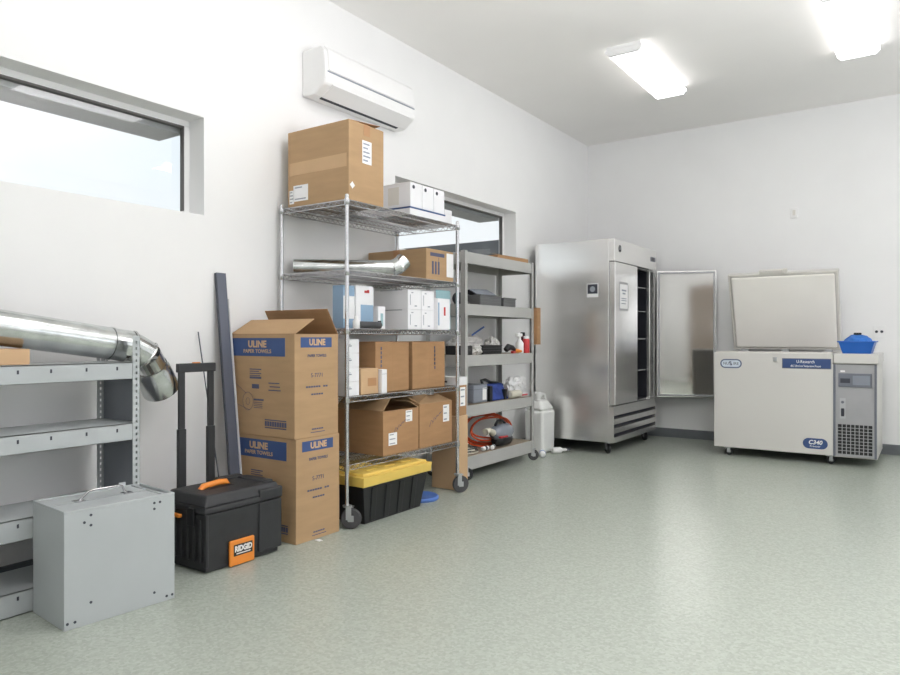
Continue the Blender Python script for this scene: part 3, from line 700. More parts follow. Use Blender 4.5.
# --- tote under the rack
tt = thing('storage_tote', 'black storage tote with yellow lid under the wire rack', 'storage bin', (.465, 3.455, 0))
m = MB().taper(-.155, .165, -.285, .275, 0, -.185, .195, -.325, .325, .245)
for k in range(4): m.taper(.163, .172, -.24+.13*k, -.19+.13*k, .01, .19, .200, -.25+.135*k, -.2+.135*k, .22)
m.build('bin', 'blackg', tt, bevel=.012, seg=3)
m = MB().taper(-.20, .21, -.34, .34, .235, -.205, .215, -.345, .345, .295)
m.taper(-.18, .19, -.32, .32, .295, -.175, .185, -.315, .315, .312)
for k in range(3): m.box(-.12, .13, -.22+.17*k, -.12+.17*k, .31, .318)
m.build('lid', 'yellow', tt, bevel=.008, seg=3)
t = tag(MB().lathe([(.125, 0), (.132, .006), (.132, .022), (.12, .03), (.115, .026), (.02, .026)], (.50, 3.90, 0), 'z', 36).build('bucket_lid', 'bluelid'), 'round blue bucket lid on the floor beside the black tote', 'lid')
# --- boxes stacked between rack and cart
d = (.235, .14, .55)
t = carton('tall_carton', 'plain tall brown carton standing between the wire rack and the cart', (.455, 4.335, 0), d, 0, 'card3', tape_dir='y')
d = (.215, .13, .285)
t = carton('carton', 'brown carton with white top, stacked on the tall plain carton', (.457, 4.335, .5515), d, 0, 'card2', tape=False)
MB().box(-.109, .109, -.067, .067, .225, .287).build('white_top', 'whitebox', t, bevel=.002); sticker(t, '+x', (.01, .14), .07, .14, d, lines=3)
MB().box(-.06, .02, -.0685, -.067, .245, .258).build('print', 'ink', t)

# ================================================================== GREY CART
ct = thing('shelf_cart', 'grey five shelf steel cart on casters between rack and refrigerator', 'shelving cart', (0, 0, 0))
kx0, kx1, ky0, ky1 = .05, .43, 4.58, 5.74
for x, dx in ((kx0, 1), (kx1, -1)):
    for y, dy in ((ky0, 1), (ky1, -1)):
        m = MB(); a_ = sorted((x, x+dx*.04)); b_ = sorted((y, y+dy*.003)); m.box(*a_, *b_, .07, 1.825)
        a_ = sorted((x, x+dx*.003)); b_ = sorted((y, y+dy*.04)); m.box(*a_, *b_, .07, 1.825)
        m.build('post', 'greyd', ct)
        caster(ct, x+dx*.02, y+dy*.02, .05, 'blackg' if y < 5 else 'rubber', .115, ang=.9, tw=.014)
KZ = (1.815, 1.402, .993, .592, .185)
for z in KZ:
    m = MB(); h = .092 if z > .3 else .11
    m.box(kx1-.0045, kx1-.003, ky0+.003, ky1-.003, z-h, z).box(kx0+.003, kx0+.0045, ky0+.003, ky1-.003, z-h, z)
    m.box(kx0+.003, kx1-.003, ky0+.003, ky0+.0045, z-h, z).box(kx0+.003, kx1-.003, ky1-.0045, ky1-.003, z-h, z)
    m.box(kx1-.02, kx1-.003, ky0+.003, ky1-.003, z-h, z-h+.002)
    o = m.build('shelf', 'greyd', ct)
    MB().box(kx0+.005, kx1-.005, ky0+.005, ky1-.005, z-.016, z-.001).build('shelf_board', 'mdf', o)

d = (.32, .50, .035)
t = carton('flat_carton', 'flat brown carton lying on top of the grey cart', (.235, 5.43, 1.815), d, -.06, 'card2')
MB().slab([(.16, -.24, .037), (.16, .24, .037), (.08, .22, .052), (.08, -.22, .052)], .003).build('flap', 'card', t)

# cart shelf 2
Z = 1.402
def crate(name, label, loc, d, rz=0, m='blackg'):
    t = thing(name, label, 'tray', loc, rz); dx, dy, dz = d; w_ = .006
    q = MB().box(-dx/2, dx/2, -dy/2, dy/2, 0, w_).box(-dx/2, -dx/2+w_, -dy/2, dy/2, w_, dz).box(-dx/2+w_, dx/2-w_, -dy/2, -dy/2+w_, w_, dz).box(-dx/2+w_, dx/2-w_, dy/2-w_, dy/2, w_, dz)
    q.perf((dx/2-w_, -dy/2, w_), (0, 0, 1), (0, 1, 0), (1, 0, 0), dz-w_, dy, w_, dy*.95, dz*.3, dy*.32, z0=dy*.34)
    q.build('bin', m, t, bevel=.003, fix=False)
    MB().box(dx/2-.003, dx/2+.006, -dy/2-.004, dy/2+.004, dz-.008, dz+.002).build('rim', m, t, bevel=.002)
    return t
crate('parts_tray', 'dark grey plastic tray with handle hole on the second cart shelf', (.31, 5.01, Z), (.2, .34, .085), .0, 'tray')
crate('parts_tray', 'smaller dark grey tray to the right on the second cart shelf', (.34, 5.30, Z), (.17, .21, .075), .0, 'tray')
t = thing('blister_pack', 'dark clear plastic pack leaning on the tray, second cart shelf', 'pack', (.30, 4.98, Z+.0855), 0)
MB().slab([(.02, -.17, .045), (.06, -.12, .006), (.09, .15, .006), (.02, .10, .055)], .008).build('shell', 'toolgrey', t, bevel=.003); MB().box(-.02, .0, -.14, .08, .003, .045).build('card_insert', 'rubber', t)
t = thing('tape_dispenser', 'small dark tape dispenser at the near corner of the second cart shelf', 'dispenser', (.29, 4.70, Z))
MB().lathe([(.02, -.02), (.05, -.02), (.05, .02), (.02, .02)], (0, 0, .051), 'y', 18).build('reel', 'channeld', t); MB().box(-.03, .09, -.024, .024, 0, .02).build('base', 'blackg', t, bevel=.003)
# crumpled shapes
def crumple(name, label, cat, loc, sc, m, amp=.25, seed=0, sub=4, freq=2.2):
    bm = bmesh.new(); bmesh.ops.create_icosphere(bm, subdivisions=sub, radius=1)
    for v in bm.verts:
        n1 = noise.noise(v.co*freq+V((seed, 0, 0))); n2 = abs(noise.noise(v.co*freq*2.4+V((0, seed, 3))))
        v.co *= 1+amp*n1-amp*.8*n2
        v.co = V((v.co.x*sc[0], v.co.y*sc[1], max(v.co.z, -.75)*sc[2]))
    lo = min(v.co.z for v in bm.verts)
    for v in bm.verts: v.co.z -= lo
    me = bpy.data.meshes.new(name); bm.to_mesh(me); bm.free(); me.materials.append(M[m])
    for p in me.polygons: p.use_smooth = False
    o = bpy.data.objects.new(name, me); COL.objects.link(o); o.location = loc
    return tag(o, label, cat)
# cart shelf 3
Z = .993
crate('black_tray', 'black sloped tray on the middle cart shelf', (.33, 5.05, Z), (.14, .30, .075), 0, 'blackg')
crumple('plastic_bag', 'crumpled clear bag behind the black tray, middle cart shelf', 'bag', (.17, 5.0, Z), (.07, .26, .095), 'polyg', .3, 2)
crumple('plastic_bag', 'crumpled clear bag left of the black tray, middle cart shelf', 'bag', (.36, 4.835, Z), (.05, .08, .05), 'polyg', .35, 5)
crumple('paper_wad', 'crumpled pale grey wad right of the black tray, middle cart shelf', 'wrapping', (.22, 5.34, Z), (.07, .09, .085), 'polyg', .3, 9)
tag(MB().tube([(.2, 4.92, Z+.10), (.18, 5.08, Z+.165), (.17, 5.28, Z+.235)], .008, 8).build('blue_hose', 'bluelid'), 'thin blue hose sticking up from the clear bag on the middle cart shelf', 'hose').location = (0, 0, -.0)
t = thing('glue_gun', 'black and orange hand tool lying on the middle cart shelf', 'hand tool', (.365, 5.385, Z))
MB().tube([(.0, -.05, .03), (.01, -.02, .058), (.02, .03, .05), (.03, .06, .03)], [.024, .03, .024, .015], 10).build('body', 'blackg', t)
MB().tube([(.03, .055, .025), (.04, .10, .02), (.045, .15, .018)], [.018, .018, .010], 10).build('tip', 'orange', t); MB().box(.02, .05, .0, .045, 0, .022).build('trigger', 'redp', t, bevel=.004)
t = thing('spray_bottle', 'white spray bottle at the far end of the middle cart shelf', 'bottle', (.37, 5.575, Z))
MB().lathe([(.036, 0), (.038, .01), (.038, .09), (.014, .125), (.014, .15)], (0, 0, 0), 'z', 18).build('bottle', 'whitep', t); MB().box(-.015, .015, -.06, .035, .15, .18).build('trigger_head', 'whitep', t, bevel=.006)
t = thing('spray_can', 'red spray can beside the white spray bottle on the cart', 'can', (.395, 5.655, Z))
MB().lathe([(.03, 0), (.032, .004), (.032, .115), (.026, .13)], (0, 0, 0), 'z', 18).build('can', 'redp', t); MB().lathe([(.024, .13), (.024, .15), (.02, .155)], (0, 0, 0), 'z', 16).build('cap', 'paper', t)
t = thing('spray_can', 'dark red spray can at the far post of the middle cart shelf', 'can', (.34, 5.69, Z))
MB().lathe([(.028, 0), (.03, .004), (.03, .145), (.024, .16)], (0, 0, 0), 'z', 18).build('can', 'darkred', t); MB().lathe([(.022, .16), (.022, .185), (.018, .19)], (0, 0, 0), 'z', 16).build('cap', 'blackg', t)
t = thing('black_case', 'small black case at the near end of the middle cart shelf', 'case', (.30, 4.69, Z)); MB().box(-.1, .1, -.05, .05, 0, .075).build('body', 'blackg', t, bevel=.006); MB().box(.1, .104, -.02, .02, .03, .05).build('clasp', 'rubber', t)
# cart shelf 4
Z = .592
t = thing('grey_case', 'grey plastic case with pale label on the fourth cart shelf', 'case', (.27, 4.92, Z)); MB().box(-.1, .1, -.115, .1, 0, .15).build('body', 'toolgrey', t, bevel=.008); MB().box(.1002, .1014, .02, .08, .02, .12).build('label', 'paper', t); MB().box(-.102, .102, -.118, .103, .11, .115).build('seam', 'fgreyd', t)
t = thing('tool_bag', 'blue and black tool bag on the fourth cart shelf', 'tool bag', (.29, 5.20, Z))
MB().taper(-.08, .09, -.16, .17, 0, -.05, .05, -.14, .12, .14).build('bag', 'bluetool', t, bevel=.015, seg=3)
MB().tube([(.0, -.13, .13), (.0, -.15, .175), (.0, -.09, .178), (.0, .0, .15), (.0, .10, .14), (.02, .17, .12)], .014, 8).build('handle', 'blackg', t)
MB().box(.05, .095, -.165, -.12, 0, .13).box(.06, .098, .08, .12, 0, .09).build('strap', 'blackg', t, bevel=.004)
tag(MB().lathe([(.02, -.09), (.034, -.085), (.034, .07), (.028, .09)], (.385, 5.465, Z+.036), 'y', 16).build('beige_canister', 'beige'), 'beige canister lying beside the blue tool bag', 'canister')
for k, (y, x, lb) in enumerate(((5.50, .19, 'red and white packet at the back of the fourth cart shelf'), (5.64, .33, 'red and white packet at the front of the fourth cart shelf'))):
    t = thing('packet', lb, 'packet', (x, y, Z), 0, 'red and white packets'); MB().box(-.05, .05, -.07, .07, 0, .10 if k == 0 else .035).build('body', 'paper', t, bevel=.006); MB().box(-.0512, .0512, -.0712, .0712, .03 if k == 0 else .01, .055 if k == 0 else .024).build('stripe', 'redp', t)
crumple('plastic_bag', 'crumpled white plastic bag on red packets, fourth cart shelf', 'bag', (.30, 5.63, Z+.0362), (.07, .16, .09), 'poly', .3, 13)
# bottom cart shelf
Z = .185
cc = MB(); pts = []
for k in range(5*40):
    a = 2*PI*k/40; q = k/40
    ry = .40-.018*q+.012*math.sin(3*a+q); rz_ = .15-.012*q+.01*math.sin(2*a+2*q)
    w_ = rz_*math.sin(a)
    pts.append((.23+.02*math.sin(q*2.1)+.10*(q/5-.5)-.35*w_, 5.26+ry*math.cos(a), Z+.012+.145+w_*.95+.006*q))
zmin = min(p[2] for p in pts)
cc.tube([(p[0], p[1], p[2]-zmin+Z+.0085) for p in pts], .008, 7)
tag(cc.build('extension_cord', 'cord'), 'coiled orange extension cord on the bottom cart shelf', 'cord')
t = thing('hand_vacuum', 'grey and black handheld power tool inside the orange cord coil', 'power tool', (.36, 5.20, Z))
MB().lathe([(.03, -.12), (.055, -.10), (.07, -.03), (.07, .10), (.05, .15), (.02, .165)], (0, .05, .125), 'y', 20).build('body', 'toolgrey', t)
MB().lathe([(.02, -.14), (.045, -.13), (.055, -.05), (.055, .06), (.04, .1)], (0, .1, .057), 'y', 18).build('motor', 'blackg', t)
MB().tube([(.0, -.07, .13), (0, -.14, .16), (0, -.2, .15)], [.03, .022, .03], 12).build('nozzle', 'beige', t)
MB().box(.045, .075, -.06, .06, .085, .1).build('switch', 'redp', t, bevel=.005)
MB().tube([(0, -.04, .19), (0, .0, .225), (0, .08, .225), (0, .14, .18)], .012, 8).build('handle', 'blackg', t)
for k, (x, y, lb) in enumerate(((.37, 4.98, 'small white fitting with dark band, nearer, in front of the cord'), (.385, 5.08, 'small white fitting with dark band, farther, in front of the cord'))):
    t = thing('pipe_fitting', lb, 'fitting', (x, y, Z), .4*k, 'white fittings by the cord'); MB().lathe([(.012, -.045), (.018, -.04), (.018, .04), (.012, .045)], (0, 0, .0185), 'y', 12).build('body', 'paper', t); MB().lathe([(.0195, -.012), (.0195, .012)], (0, 0, .0195), 'y', 12).build('band', 'ink', t)
t = thing('cable_bundle', 'dark cables heaped at near end of the bottom cart shelf', 'cable', (.33, 4.80, Z))
for k in range(4):
    c0 = random.uniform(0, 6)
    MB().tube([(.06*math.cos(c0+j*.5)*(1-.12*k), .09*math.sin(c0+j*.5), .008+.010*k) for j in range(11)], .007, 6).build('cable', 'rubber' if k % 2 else 'beige', t)
t = thing('cardboard_sleeve', 'narrow brown cardboard sleeve fixed to the far end of the cart', 'cardboard', (.437, 5.7415, 1.07))
MB().box(-.03, .03, .0, .012, 0, .34).box(-.03, .03, .05, .062, 0, .34).box(.026, .03, .012, .05, 0, .34).build('sleeve', 'card2', t, bevel=.001); MB().box(-.031, .031, -.001, .063, .15, .17).build('tape', 'tape', t)

# ================================================================== JUG + FLOOR BITS
jg = thing('plastic_jug', 'white plastic jug with loop handle on the floor between cart and refrigerator', 'jug', (.255, 6.20, 0))
MB().taper(-.10, .10, -.13, .13, 0, -.105, .105, -.14, .14, .42).taper(-.105, .105, -.14, .14, .42, -.06, .06, -.10, .06, .52).build('body', 'jug', jg, bevel=.03, seg=4)
MB().lathe([(.035, .50), (.035, .55), (.04, .55), (.04, .59), (.036, .60)], (0, -.06, 0), 'z', 18).build('cap', 'whitep', jg)
MB().tube([(0, -.02, .53), (0, .03, .575), (0, .09, .565), (0, .125, .50), (0, .13, .42)], .016, 10).build('handle', 'jug', jg)
for (x, y, a, lb, bm_) in ((.40, 5.97, .5, 'white plastic nozzle with blue ring on the floor beside the jug', 'bluep'), (.45, 6.22, -.6, 'white plastic nozzle with dark tip on the floor before the refrigerator', 'ink')):
    t = thing('plastic_nozzle', lb, 'nozzle', (x, y, 0), a, 'white nozzles on the floor')
    MB().lathe([(.015, -.07), (.03, -.065), (.03, .02), (.014, .04), (.012, .09)], (0, 0, .0305), 'y', 16).build('body', 'whitep', t)
    MB().lathe([(.0305, -.03), (.0315, -.028), (.0315, -.012), (.0305, -.01)] if bm_ == 'bluep' else [(.011, .085), (.016, .088), (.016, .12), (.01, .122)], (0, 0, .0315), 'y', 16).build('ring', bm_, t)

# ================================================================== REFRIGERATOR
fx0, fx1, fy0, fy1, fz0, fz1 = .09,   .885, 6.42, 7.67, .115, 2.095
fr = thing('refrigerator', 'tall two door stainless steel refrigerator with right door open', 'refrigerator', (0, 0, 0))
m = MB()
m.box(fx0, fx1, fy0, fy0+.06, fz0, fz1).box(fx0, fx1, fy1-.06, fy1, fz0, fz1).box(fx0, fx0+.06, fy0+.06, fy1-.06, fz0, fz1)
m.box(fx0+.06, fx1, fy0+.06, fy1-.06, fz0, .47).box(fx0+.06, fx1, fy0+.06, fy1-.06, 1.87, fz1)
m.box(fx1-.06, fx1, 7.03, 7.075, .47, 1.87)
m.build('cabinet', 'steel', fr, bevel=.003)
MB().box(fx0+.0605, fx0+.064, fy0+.061, fy1-.061, .471, 1.869).box(fx0+.061, fx1-.03, fy1-.064, fy1-.0605, .471, 1.869).box(fx0+.061, fx1-.03, fy0+.0605, fy0+.064, .471, 1.869).box(fx0+.061, fx1-.03, fy0+.061, fy1-.061, .471, .474).box(fx0+.061, fx1-.03, fy0+.061, fy1-.061, 1.866, 1.869).build('liner', 'cavity', fr)
for z in (.78, 1.12, 1.42, 1.68):
    m = MB()
    for x in [fx0+.08+.025*k for k in range(28)]: m.tube([(x, 7.09, z), (x, 7.63, z)], .0025, 5)
    for y in (7.09, 7.36, 7.63): m.tube([(fx0+.08, y, z-.004), (fx1-.04, y, z-.004)], .004, 6)
    m.tube([(fx1-.04, 7.09, z), (fx1-.04, 7.63, z)], .005, 6); m.build('wire_shelf', 'chrome', fr)
for y in (7.635, 7.09): MB().box(fx1-.09, fx1-.07, y-.008, y+.008, .5, 1.84).build('shelf_rail', 'zinc', fr)
hd = MB().prism([(fx1+.001, 1.875), (fx1+.062, 1.875), (fx1+.062, 2.085), (fx1+.05, fz1), (fx1+.001, fz1)], 'y', fy0, fy1).build('header', 'steel', fr, bevel=.003)
xx = fx1+.063
lg = MB().lathe([(.034, 0), (.034, .002)], (xx, fy0+.135, 2.005), 'x', 24).build('logo', 'ink', hd)
m = MB()
for k in range(3): m.tube([(xx+.0022, fy0+.10, 1.992+.014*k), (xx+.0022, fy0+.13, 2.0+.012*k), (xx+.0022, fy0+.168, 1.994+.012*k)], .0028, 5)
m.build('logo_swirl', 'zinc', lg)
dp = MB().box(xx-.001, xx+.004, fy1-.20, fy1-.06, 1.965, 2.015).build('thermometer', 'fgreyd', hd, bevel=.002); MB().box(xx+.004, xx+.005, fy1-.18, fy1-.11, 1.975, 2.005).build('display', 'blackg', dp)
# left door
ld = MB().box(fx1+.006, fx1+.066, fy0+.004, 7.045, .478, 1.868).build('door', 'steel', fr, bevel=.006)
MB().box(fx1+.001, fx1+.006, fy0+.02, 7.03, .49, 1.855).build('gasket', 'ink', ld)
sg = MB().box(fx1+.0662, fx1+.068, fy0+.125, fy0+.335, 1.42, 1.66).build('notice', 'paper', ld)
m = MB()
for k, (z, h, y0, y1) in enumerate(((1.60, .008, .17, .29), (1.57, .008, .19, .27), (1.52, .004, .16, .3), (1.50, .004, .16, .3), (1.47, .004, .16, .28))): m.box(fx1+.068, fx1+.0686, fy0+y0, fy0+y1, z-h, z+h)
m.build('notice_text', 'greyink', sg)
MB().box(fx1+.0662, fx1+.0675, fy0+.11, fy0+.35, 1.40, 1.68).build('notice_sleeve', 'fgrey', ld)
# right door, open past square, hinged at the far end
ang = math.radians(22)
# local: +x along the door, inner face towards -y
dw = .625
rdr = MB().box(0, dw, -.012, .04, .478, 1.868).build('door', 'steel', fr, bevel=.006)
rdr.location = (fx1+.066, fy1-.015, 0); rdr.rotation_euler = (0, 0, ang)
MB().box(.012, dw-.012, -.026, -.012, .49, 1.856).build('inner_panel', 'mirror', rdr, bevel=.004)
g = MB(); a, b = .012, .03
g.box(a, dw-a, -.034, -.020, 1.856-.022, 1.856).box(a, dw-a, -.034, -.020, .49, .512).box(a, a+.022, -.034, -.020, .512, 1.834).box(dw-a-.022, dw-a, -.034, -.020, .512, 1.834)
g.build('gasket', 'fgrey', rdr, bevel=.003)
MB().box(fx1+.0, fx1+.05, fy1-.05, fy1-.006, .478, 1.868).build('jamb', 'steel', fr, bevel=.003)
# grille
m = MB().box(fx1+.001, fx1+.05, fy0, fy1, .375, .466).box(fx1+.001, fx1+.05, fy0, fy0+.012, fz0, .375).box(fx1+.001, fx1+.05, fy1-.012, fy1, fz0, .375)
for k in range(3): m.prism([(fx1+.012, .375-.088*k-.03), (fx1+.05, .375-.088*k-.034), (fx1+.05, .375-.088*k-.085), (fx1+.044, .375-.088*k-.085)], 'y', fy0+.012, fy1-.012)
m.build('grille', 'steel', fr, bevel=.001)
MB().box(fx1+.0005, fx1+.003, fy0+.012, fy1-.012, fz0+.01, .375).build('grille_back', 'ink', fr)
st = MB().box(.66, .78, fy0-.0015, fy0-.0003, 1.53, 1.665).build('sticker', 'paper', fr); MB().box(.668, .772, fy0-.0026, fy0-.0015, 1.565, 1.658).build('sticker_print', 'ink', st, bevel=.0003); MB().lathe([(.028, 0), (.028, .0012)], (.72, fy0-.0036, 1.61), 'y', 16).build('sticker_mark', 'greyink', st)
for x in (fx0+.08, fx1-.05):
    for y in (fy0+.08, fy1-.1): caster(fr, x, y, .05, 'blackg', .115, ang=-.8 if x > .5 else .3, tw=.014)

# ================================================================== CHEST FREEZER
fz = thing('chest_freezer', 'white chest freezer with open lid and compressor compartment', 'chest freezer', (0, 0, 0))
x0, x1, x2, y0, y1, zb, zt = 1.725, 2.742, 3.075, 7.0, 7.80, .085, .992
w_ = .07
m = MB().box(x0, x1, y0, y0+w_, zb, zt).box(x0, x1, y1-w_, y1, zb, zt).box(x0, x0+w_, y0+w_, y1-w_, zb, zt).box(x1-w_, x1, y0+w_, y1-w_, zb, zt).box(x0+w_, x1-w_, y0+w_, y1-w_, zb, zb+.12)
m.build('chest', 'whiteg', fz, bevel=.006, seg=3)
MB().box(x0+.02, x1-.02, y0+.02, y0+w_-.01, zt, zt+.006).box(x0+.02, x0+w_-.01, y0+w_-.01, y1-.03, zt, zt+.006).box(x1-w_+.01, x1-.02, y0+w_-.01, y1-.03, zt, zt+.006).build('gasket', 'gasket', fz, bevel=.002)
# compressor compartment
MB().box(x1+.003, x2, y0+.035, y1, zb-.01, .905).build('compressor_housing', 'whiteg', fz, bevel=.004)
MB().box(x1+.003, x2+.01, y0-.01, y1, .905, zt).build('compressor_top', 'whiteg', fz, bevel=.006)
pn = MB().box(x1+.006, x2-.003, y0+.012, y0+.0348, zb, .90).build('service_panel', 'fgrey', fz, bevel=.003)
MB().box(x1+.0, x1+.018, y0-.002, y0+.012, zb, .90).box(x2-.02, x2-.003, y0-.002, y0+.012, zb, .90).build('panel_frame', 'fgreyd', pn, bevel=.002)
cp = MB().box(x1+.04, x2-.04, y0+.002, y0+.012, .70, .82).build('control_panel', 'fgreyd', pn, bevel=.003)
MB().box(x1+.055, x1+.13, y0, y0+.002, .735, .775).build('display', 'ink', cp); MB().box(x1+.15, x2-.055, y0, y0+.002, .72, .80).build('keypad', 'toolgrey', cp)
MB().box(x1+.055, x1+.09, y0+.009, y0+.012, .83, .845).build('tag', 'paper', pn)
MB().box(x1+.06, x1+.085, y0+.002, y0+.012, .44, .51).build('power_switch', 'ink', pn, bevel=.003); MB().lathe([(.012, 0), (.012, .01)], (x1+.072, y0+.002, .565), 'y', 14).build('key_lock', 'fgreyd', pn)
MB().box(x1+.05, x1+.095, y0+.0105, y0+.012, .42, .60).build('switch_plate', 'zinc', pn)
m = MB().box(x1+.036, x2-.036, y0+.0095, y0+.012, .11, .37).build('vent', 'blackg', pn)
g = MB()
nx, nz = 8, 9
gx0, gx1, gz0, gz1 = x1+.036, x2-.036, .11, .37
for k in range(1, nx): xx = gx0+(gx1-gx0)*k/nx; g.box(xx-.003, xx+.003, y0+.006, y0+.0095, gz0, gz1)
for k in range(1, nz): zz = gz0+(gz1-gz0)*k/nz; g.box(gx0, gx1, y0+.005, y0+.0095, zz-.0022, zz+.0022)
g.build('vent_grid', 'fgrey', m)
# lid
la = math.radians(20)
lh = .82
ldd = MB().box(x0+.008, x1-.006, 0, .055, 0, lh).build('lid', 'whiteg', fz, bevel=.008, seg=3)
ldd.location = (0, y1-.005, zt+.018); ldd.rotation_euler = (la, 0, 0)
g = MB(); a = x0+.008; b = x1-.006; gw = .02
g.box(a+.006, b-.006, -.012, 0, lh-.006-gw, lh-.006).box(a+.006, b-.006, -.012, 0, .006, .006+gw).box(a+.006, a+.006+gw, -.012, 0, .006+gw, lh-.006-gw).box(b-.006-gw, b-.006, -.012, 0, .006+gw, lh-.006-gw)
g.build('lid_gasket', 'gasket', ldd, bevel=.004)
MB().box(a+.034, b-.034, -.03, 0, .034, lh-.034).build('lid_liner', 'lidin', ldd, bevel=.02, seg=3)
hm = (a+b)/2-.07
MB().box(hm-.13, hm+.13, -.02, .03, lh-.01, lh+.028).box(hm+.09, hm+.13, -.035, .0, lh-.01, lh+.04).build('lid_handle', 'gasket', ldd, bevel=.006)
for xx in (x0+.12, (x0+x1)/2, x1-.12): MB().box(xx-.035, xx+.035, y1-.02, y1+.03, zt-.06, zt+.03).build('hinge', 'zinc', fz, bevel=.003)
# badges
yf = y0-.001
def pill(cx, cz, w, h, n=10):
    r = h/2; pts = []
    for k in range(n+1): a = -PI/2+PI*k/n; pts.append((cx+w/2-r+r*math.cos(a), cz+r*math.sin(a)))
    for k in range(n+1): a = PI/2+PI*k/n; pts.append((cx-w/2+r+r*math.cos(a), cz+r*math.sin(a)))
    return pts
b1 = MB().prism(pill(1.882, .886, .195, .086), 'y', yf-.002, y0+.0005).build('maker_badge', 'badgerim', fz)
MB().prism(pill(1.882, .886, .172, .064), 'y', yf-.0032, yf-.002).build('badge_field', 'badge', b1)
text('NU', .036, 'fgreyd', b1, (1.838, yf-.0038, .886), (1, 0, 0), (0, 0, 1), bold=.0006); text('S', .05, 'navy', b1, (1.884, yf-.0038, .886), (1, 0, 0), (0, 0, 1), bold=.002, shear=-.3); text('IRE', .036, 'fgreyd', b1, (1.928, yf-.0038, .886), (1, 0, 0), (0, 0, 1), bold=.0006)
b2 = MB().box(2.328, 2.728, yf-.002, y0+.0005, .852, .945).build('name_plate', 'fgreyd', fz, bevel=.001)
MB().box(2.335, 2.721, yf-.0032, yf-.002, .858, .939).build('plate_field', 'blueink', b2)
text('U-Research', .040, 'whitep', b2, (2.522, yf-.0038, .915), (1, 0, 0), (0, 0, 1), width=.145, bold=.0003); text('-86C Ultra Low Temperature Freezer', .026, 'whitep', b2, (2.522, yf-.0038, .876), (1, 0, 0), (0, 0, 1), width=.25, bold=.0003)
b3 = MB().prism(pill(2.60, .182, .20, .094), 'y', yf-.002, y0+.0005).build('model_badge', 'blueink', fz)
MB().prism(pill(2.60, .182, .185, .08), 'y', yf-.0032, yf-.002).build('badge_field', 'blueink', b3)
text('C340', .052, 'whitep', b3, (2.60, yf-.0038, .192), (1, 0, 0), (0, 0, 1), width=.11, bold=.0012, shear=.2); text('Freezer', .024, 'whitep', b3, (2.60, yf-.0038, .158), (1, 0, 0), (0, 0, 1), width=.085)
MB().box(2.255, 2.285, yf-.012, y0+.0005, .915, .955).build('lid_lock', 'zinc', fz, bevel=.003)
for x in (x0+.1, x1-.045):
    for y in (y0+.07, y1-.08): caster(fz, x, y, .035, 'blackg', .085, ang=.6, tw=.014)
MB().box(x2-.08, x2-.04, y1-.1, y1-.06, 0, zb-.01).build('foot', 'rubber', fz)

# ---- basin
bs = thing('plastic_basin', 'blue plastic basin on the freezer compressor compartment', 'basin', (2.915, 7.22, .992))
m = MB(); w_ = .004
def bas(k): return (-.105+.0-.03*k, .105+.03*k, -.15-.03*k, .15+.03*k)
o0, o1 = bas(0), bas(1)
m.taper(o0[0], o0[1], o0[2], o0[3], 0, o0[0]-.001, o0[1]+.001, o0[2]-.001, o0[3]+.001, .006)
for (i, f) in ((0, 0), (1, 0), (2, 1), (3, 1)):
    pass
a, b = o0, o1; H_ = .105
quads = [[(a[0], a[2], 0), (a[1], a[2], 0), (b[1], b[2], H_), (b[0], b[2], H_)], [(a[1], a[2], 0), (a[1], a[3], 0), (b[1], b[3], H_), (b[1], b[2], H_)], [(a[1], a[3], 0), (a[0], a[3], 0), (b[0], b[3], H_), (b[1], b[3], H_)], [(a[0], a[3], 0), (a[0], a[2], 0), (b[0], b[2], H_), (b[0], b[3], H_)]]
for q in quads: m.slab(q, w_)
m.build('tub', 'bluep', bs)
c_ = b
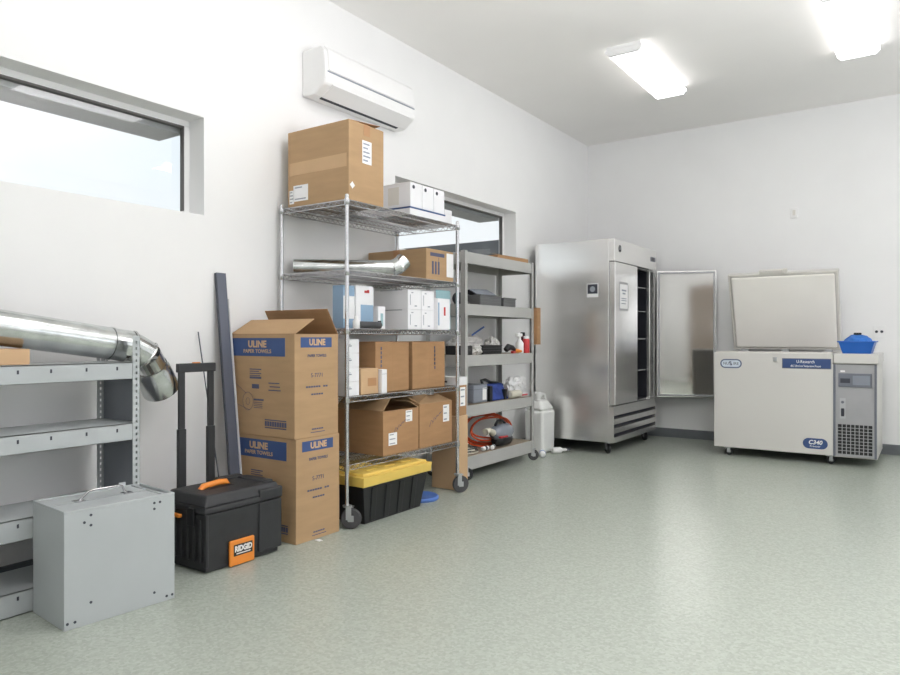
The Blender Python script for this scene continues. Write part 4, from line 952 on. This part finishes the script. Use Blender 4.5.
MB().box(c_[0]-.012, c_[1]+.012, c_[2]-.012, c_[2]+.004, H_-.006, H_+.006).box(c_[0]-.012, c_[1]+.012, c_[3]-.004, c_[3]+.012, H_-.006, H_+.006).box(c_[0]-.012, c_[0]+.004, c_[2], c_[3], H_-.006, H_+.006).box(c_[1]-.004, c_[1]+.012, c_[2], c_[3], H_-.006, H_+.006).build('rim', 'bluep', bs, bevel=.004)
crumple('folded_cloth', 'crumpled blue cloth heaped inside the blue basin', 'cloth', (2.915, 7.22, .999), (.118, .158, .095), 'bluecloth', .10, 21)
tag(MB().box(-.03, .03, -.02, .02, 0, .022).build('black_clip', 'blackg', bevel=.004), 'small black clip on the cloth in the blue basin', 'clip').location = (2.915, 7.2, 1.155)

# ================================================================== LIGHT AND CAMERA
wd = bpy.data.worlds.new('sky'); SC.world = wd; wd.use_nodes = True
nt = wd.node_tree; N = nt.nodes; L = nt.links; bg = N['Background']
tc = N.new('ShaderNodeTexCoord'); n = N.new('ShaderNodeTexNoise'); n.inputs['Scale'].default_value = 2.5; n.inputs['Detail'].default_value = 5
L.new(tc.outputs['Generated'], n.inputs['Vector'])
r = N.new('ShaderNodeValToRGB'); e = r.color_ramp.elements
e[0].position = .2; e[0].color = (.84, .93, 1, 1); e[1].position = .6; e[1].color = (1, 1, 1, 1)
L.new(n.outputs['Fac'], r.inputs['Fac']); L.new(r.outputs['Color'], bg.inputs['Color']); bg.inputs['Strength'].default_value = 1.0

# added fill light aimed up at the ceiling, no real source there
fl_ = bpy.data.lights.new('ceiling_fill', 'AREA'); fl_.shape = 'DISK'; fl_.size = .9; fl_.energy = BOUNCE; fl_.color = (.965, .955, 1)
fo = bpy.data.objects.new('ceiling_fill', fl_); COL.objects.link(fo); fo.location = (4.1, 2.6, 1.88); fo.rotation_euler = (PI, 0, 0)
SC.cycles.caustics_reflective = False
cam = bpy.data.cameras.new('camera'); co = bpy.data.objects.new('camera', cam); COL.objects.link(co)
F_ = 695.6; cam.sensor_width = 36; cam.lens = 36*F_/900; cam.sensor_fit = 'HORIZONTAL'
co.location = (3.448, 0, 1.13); co.rotation_euler = (PI/2, 0, math.atan(480/F_))
cam.shift_y = .5/900; cam.clip_start = .05
SC.camera = co
vs = SC.view_settings; vs.view_transform = 'Standard'; vs.look = 'None'; vs.gamma = 1; vs.use_curve_mapping = False; vs.exposure = 0.11
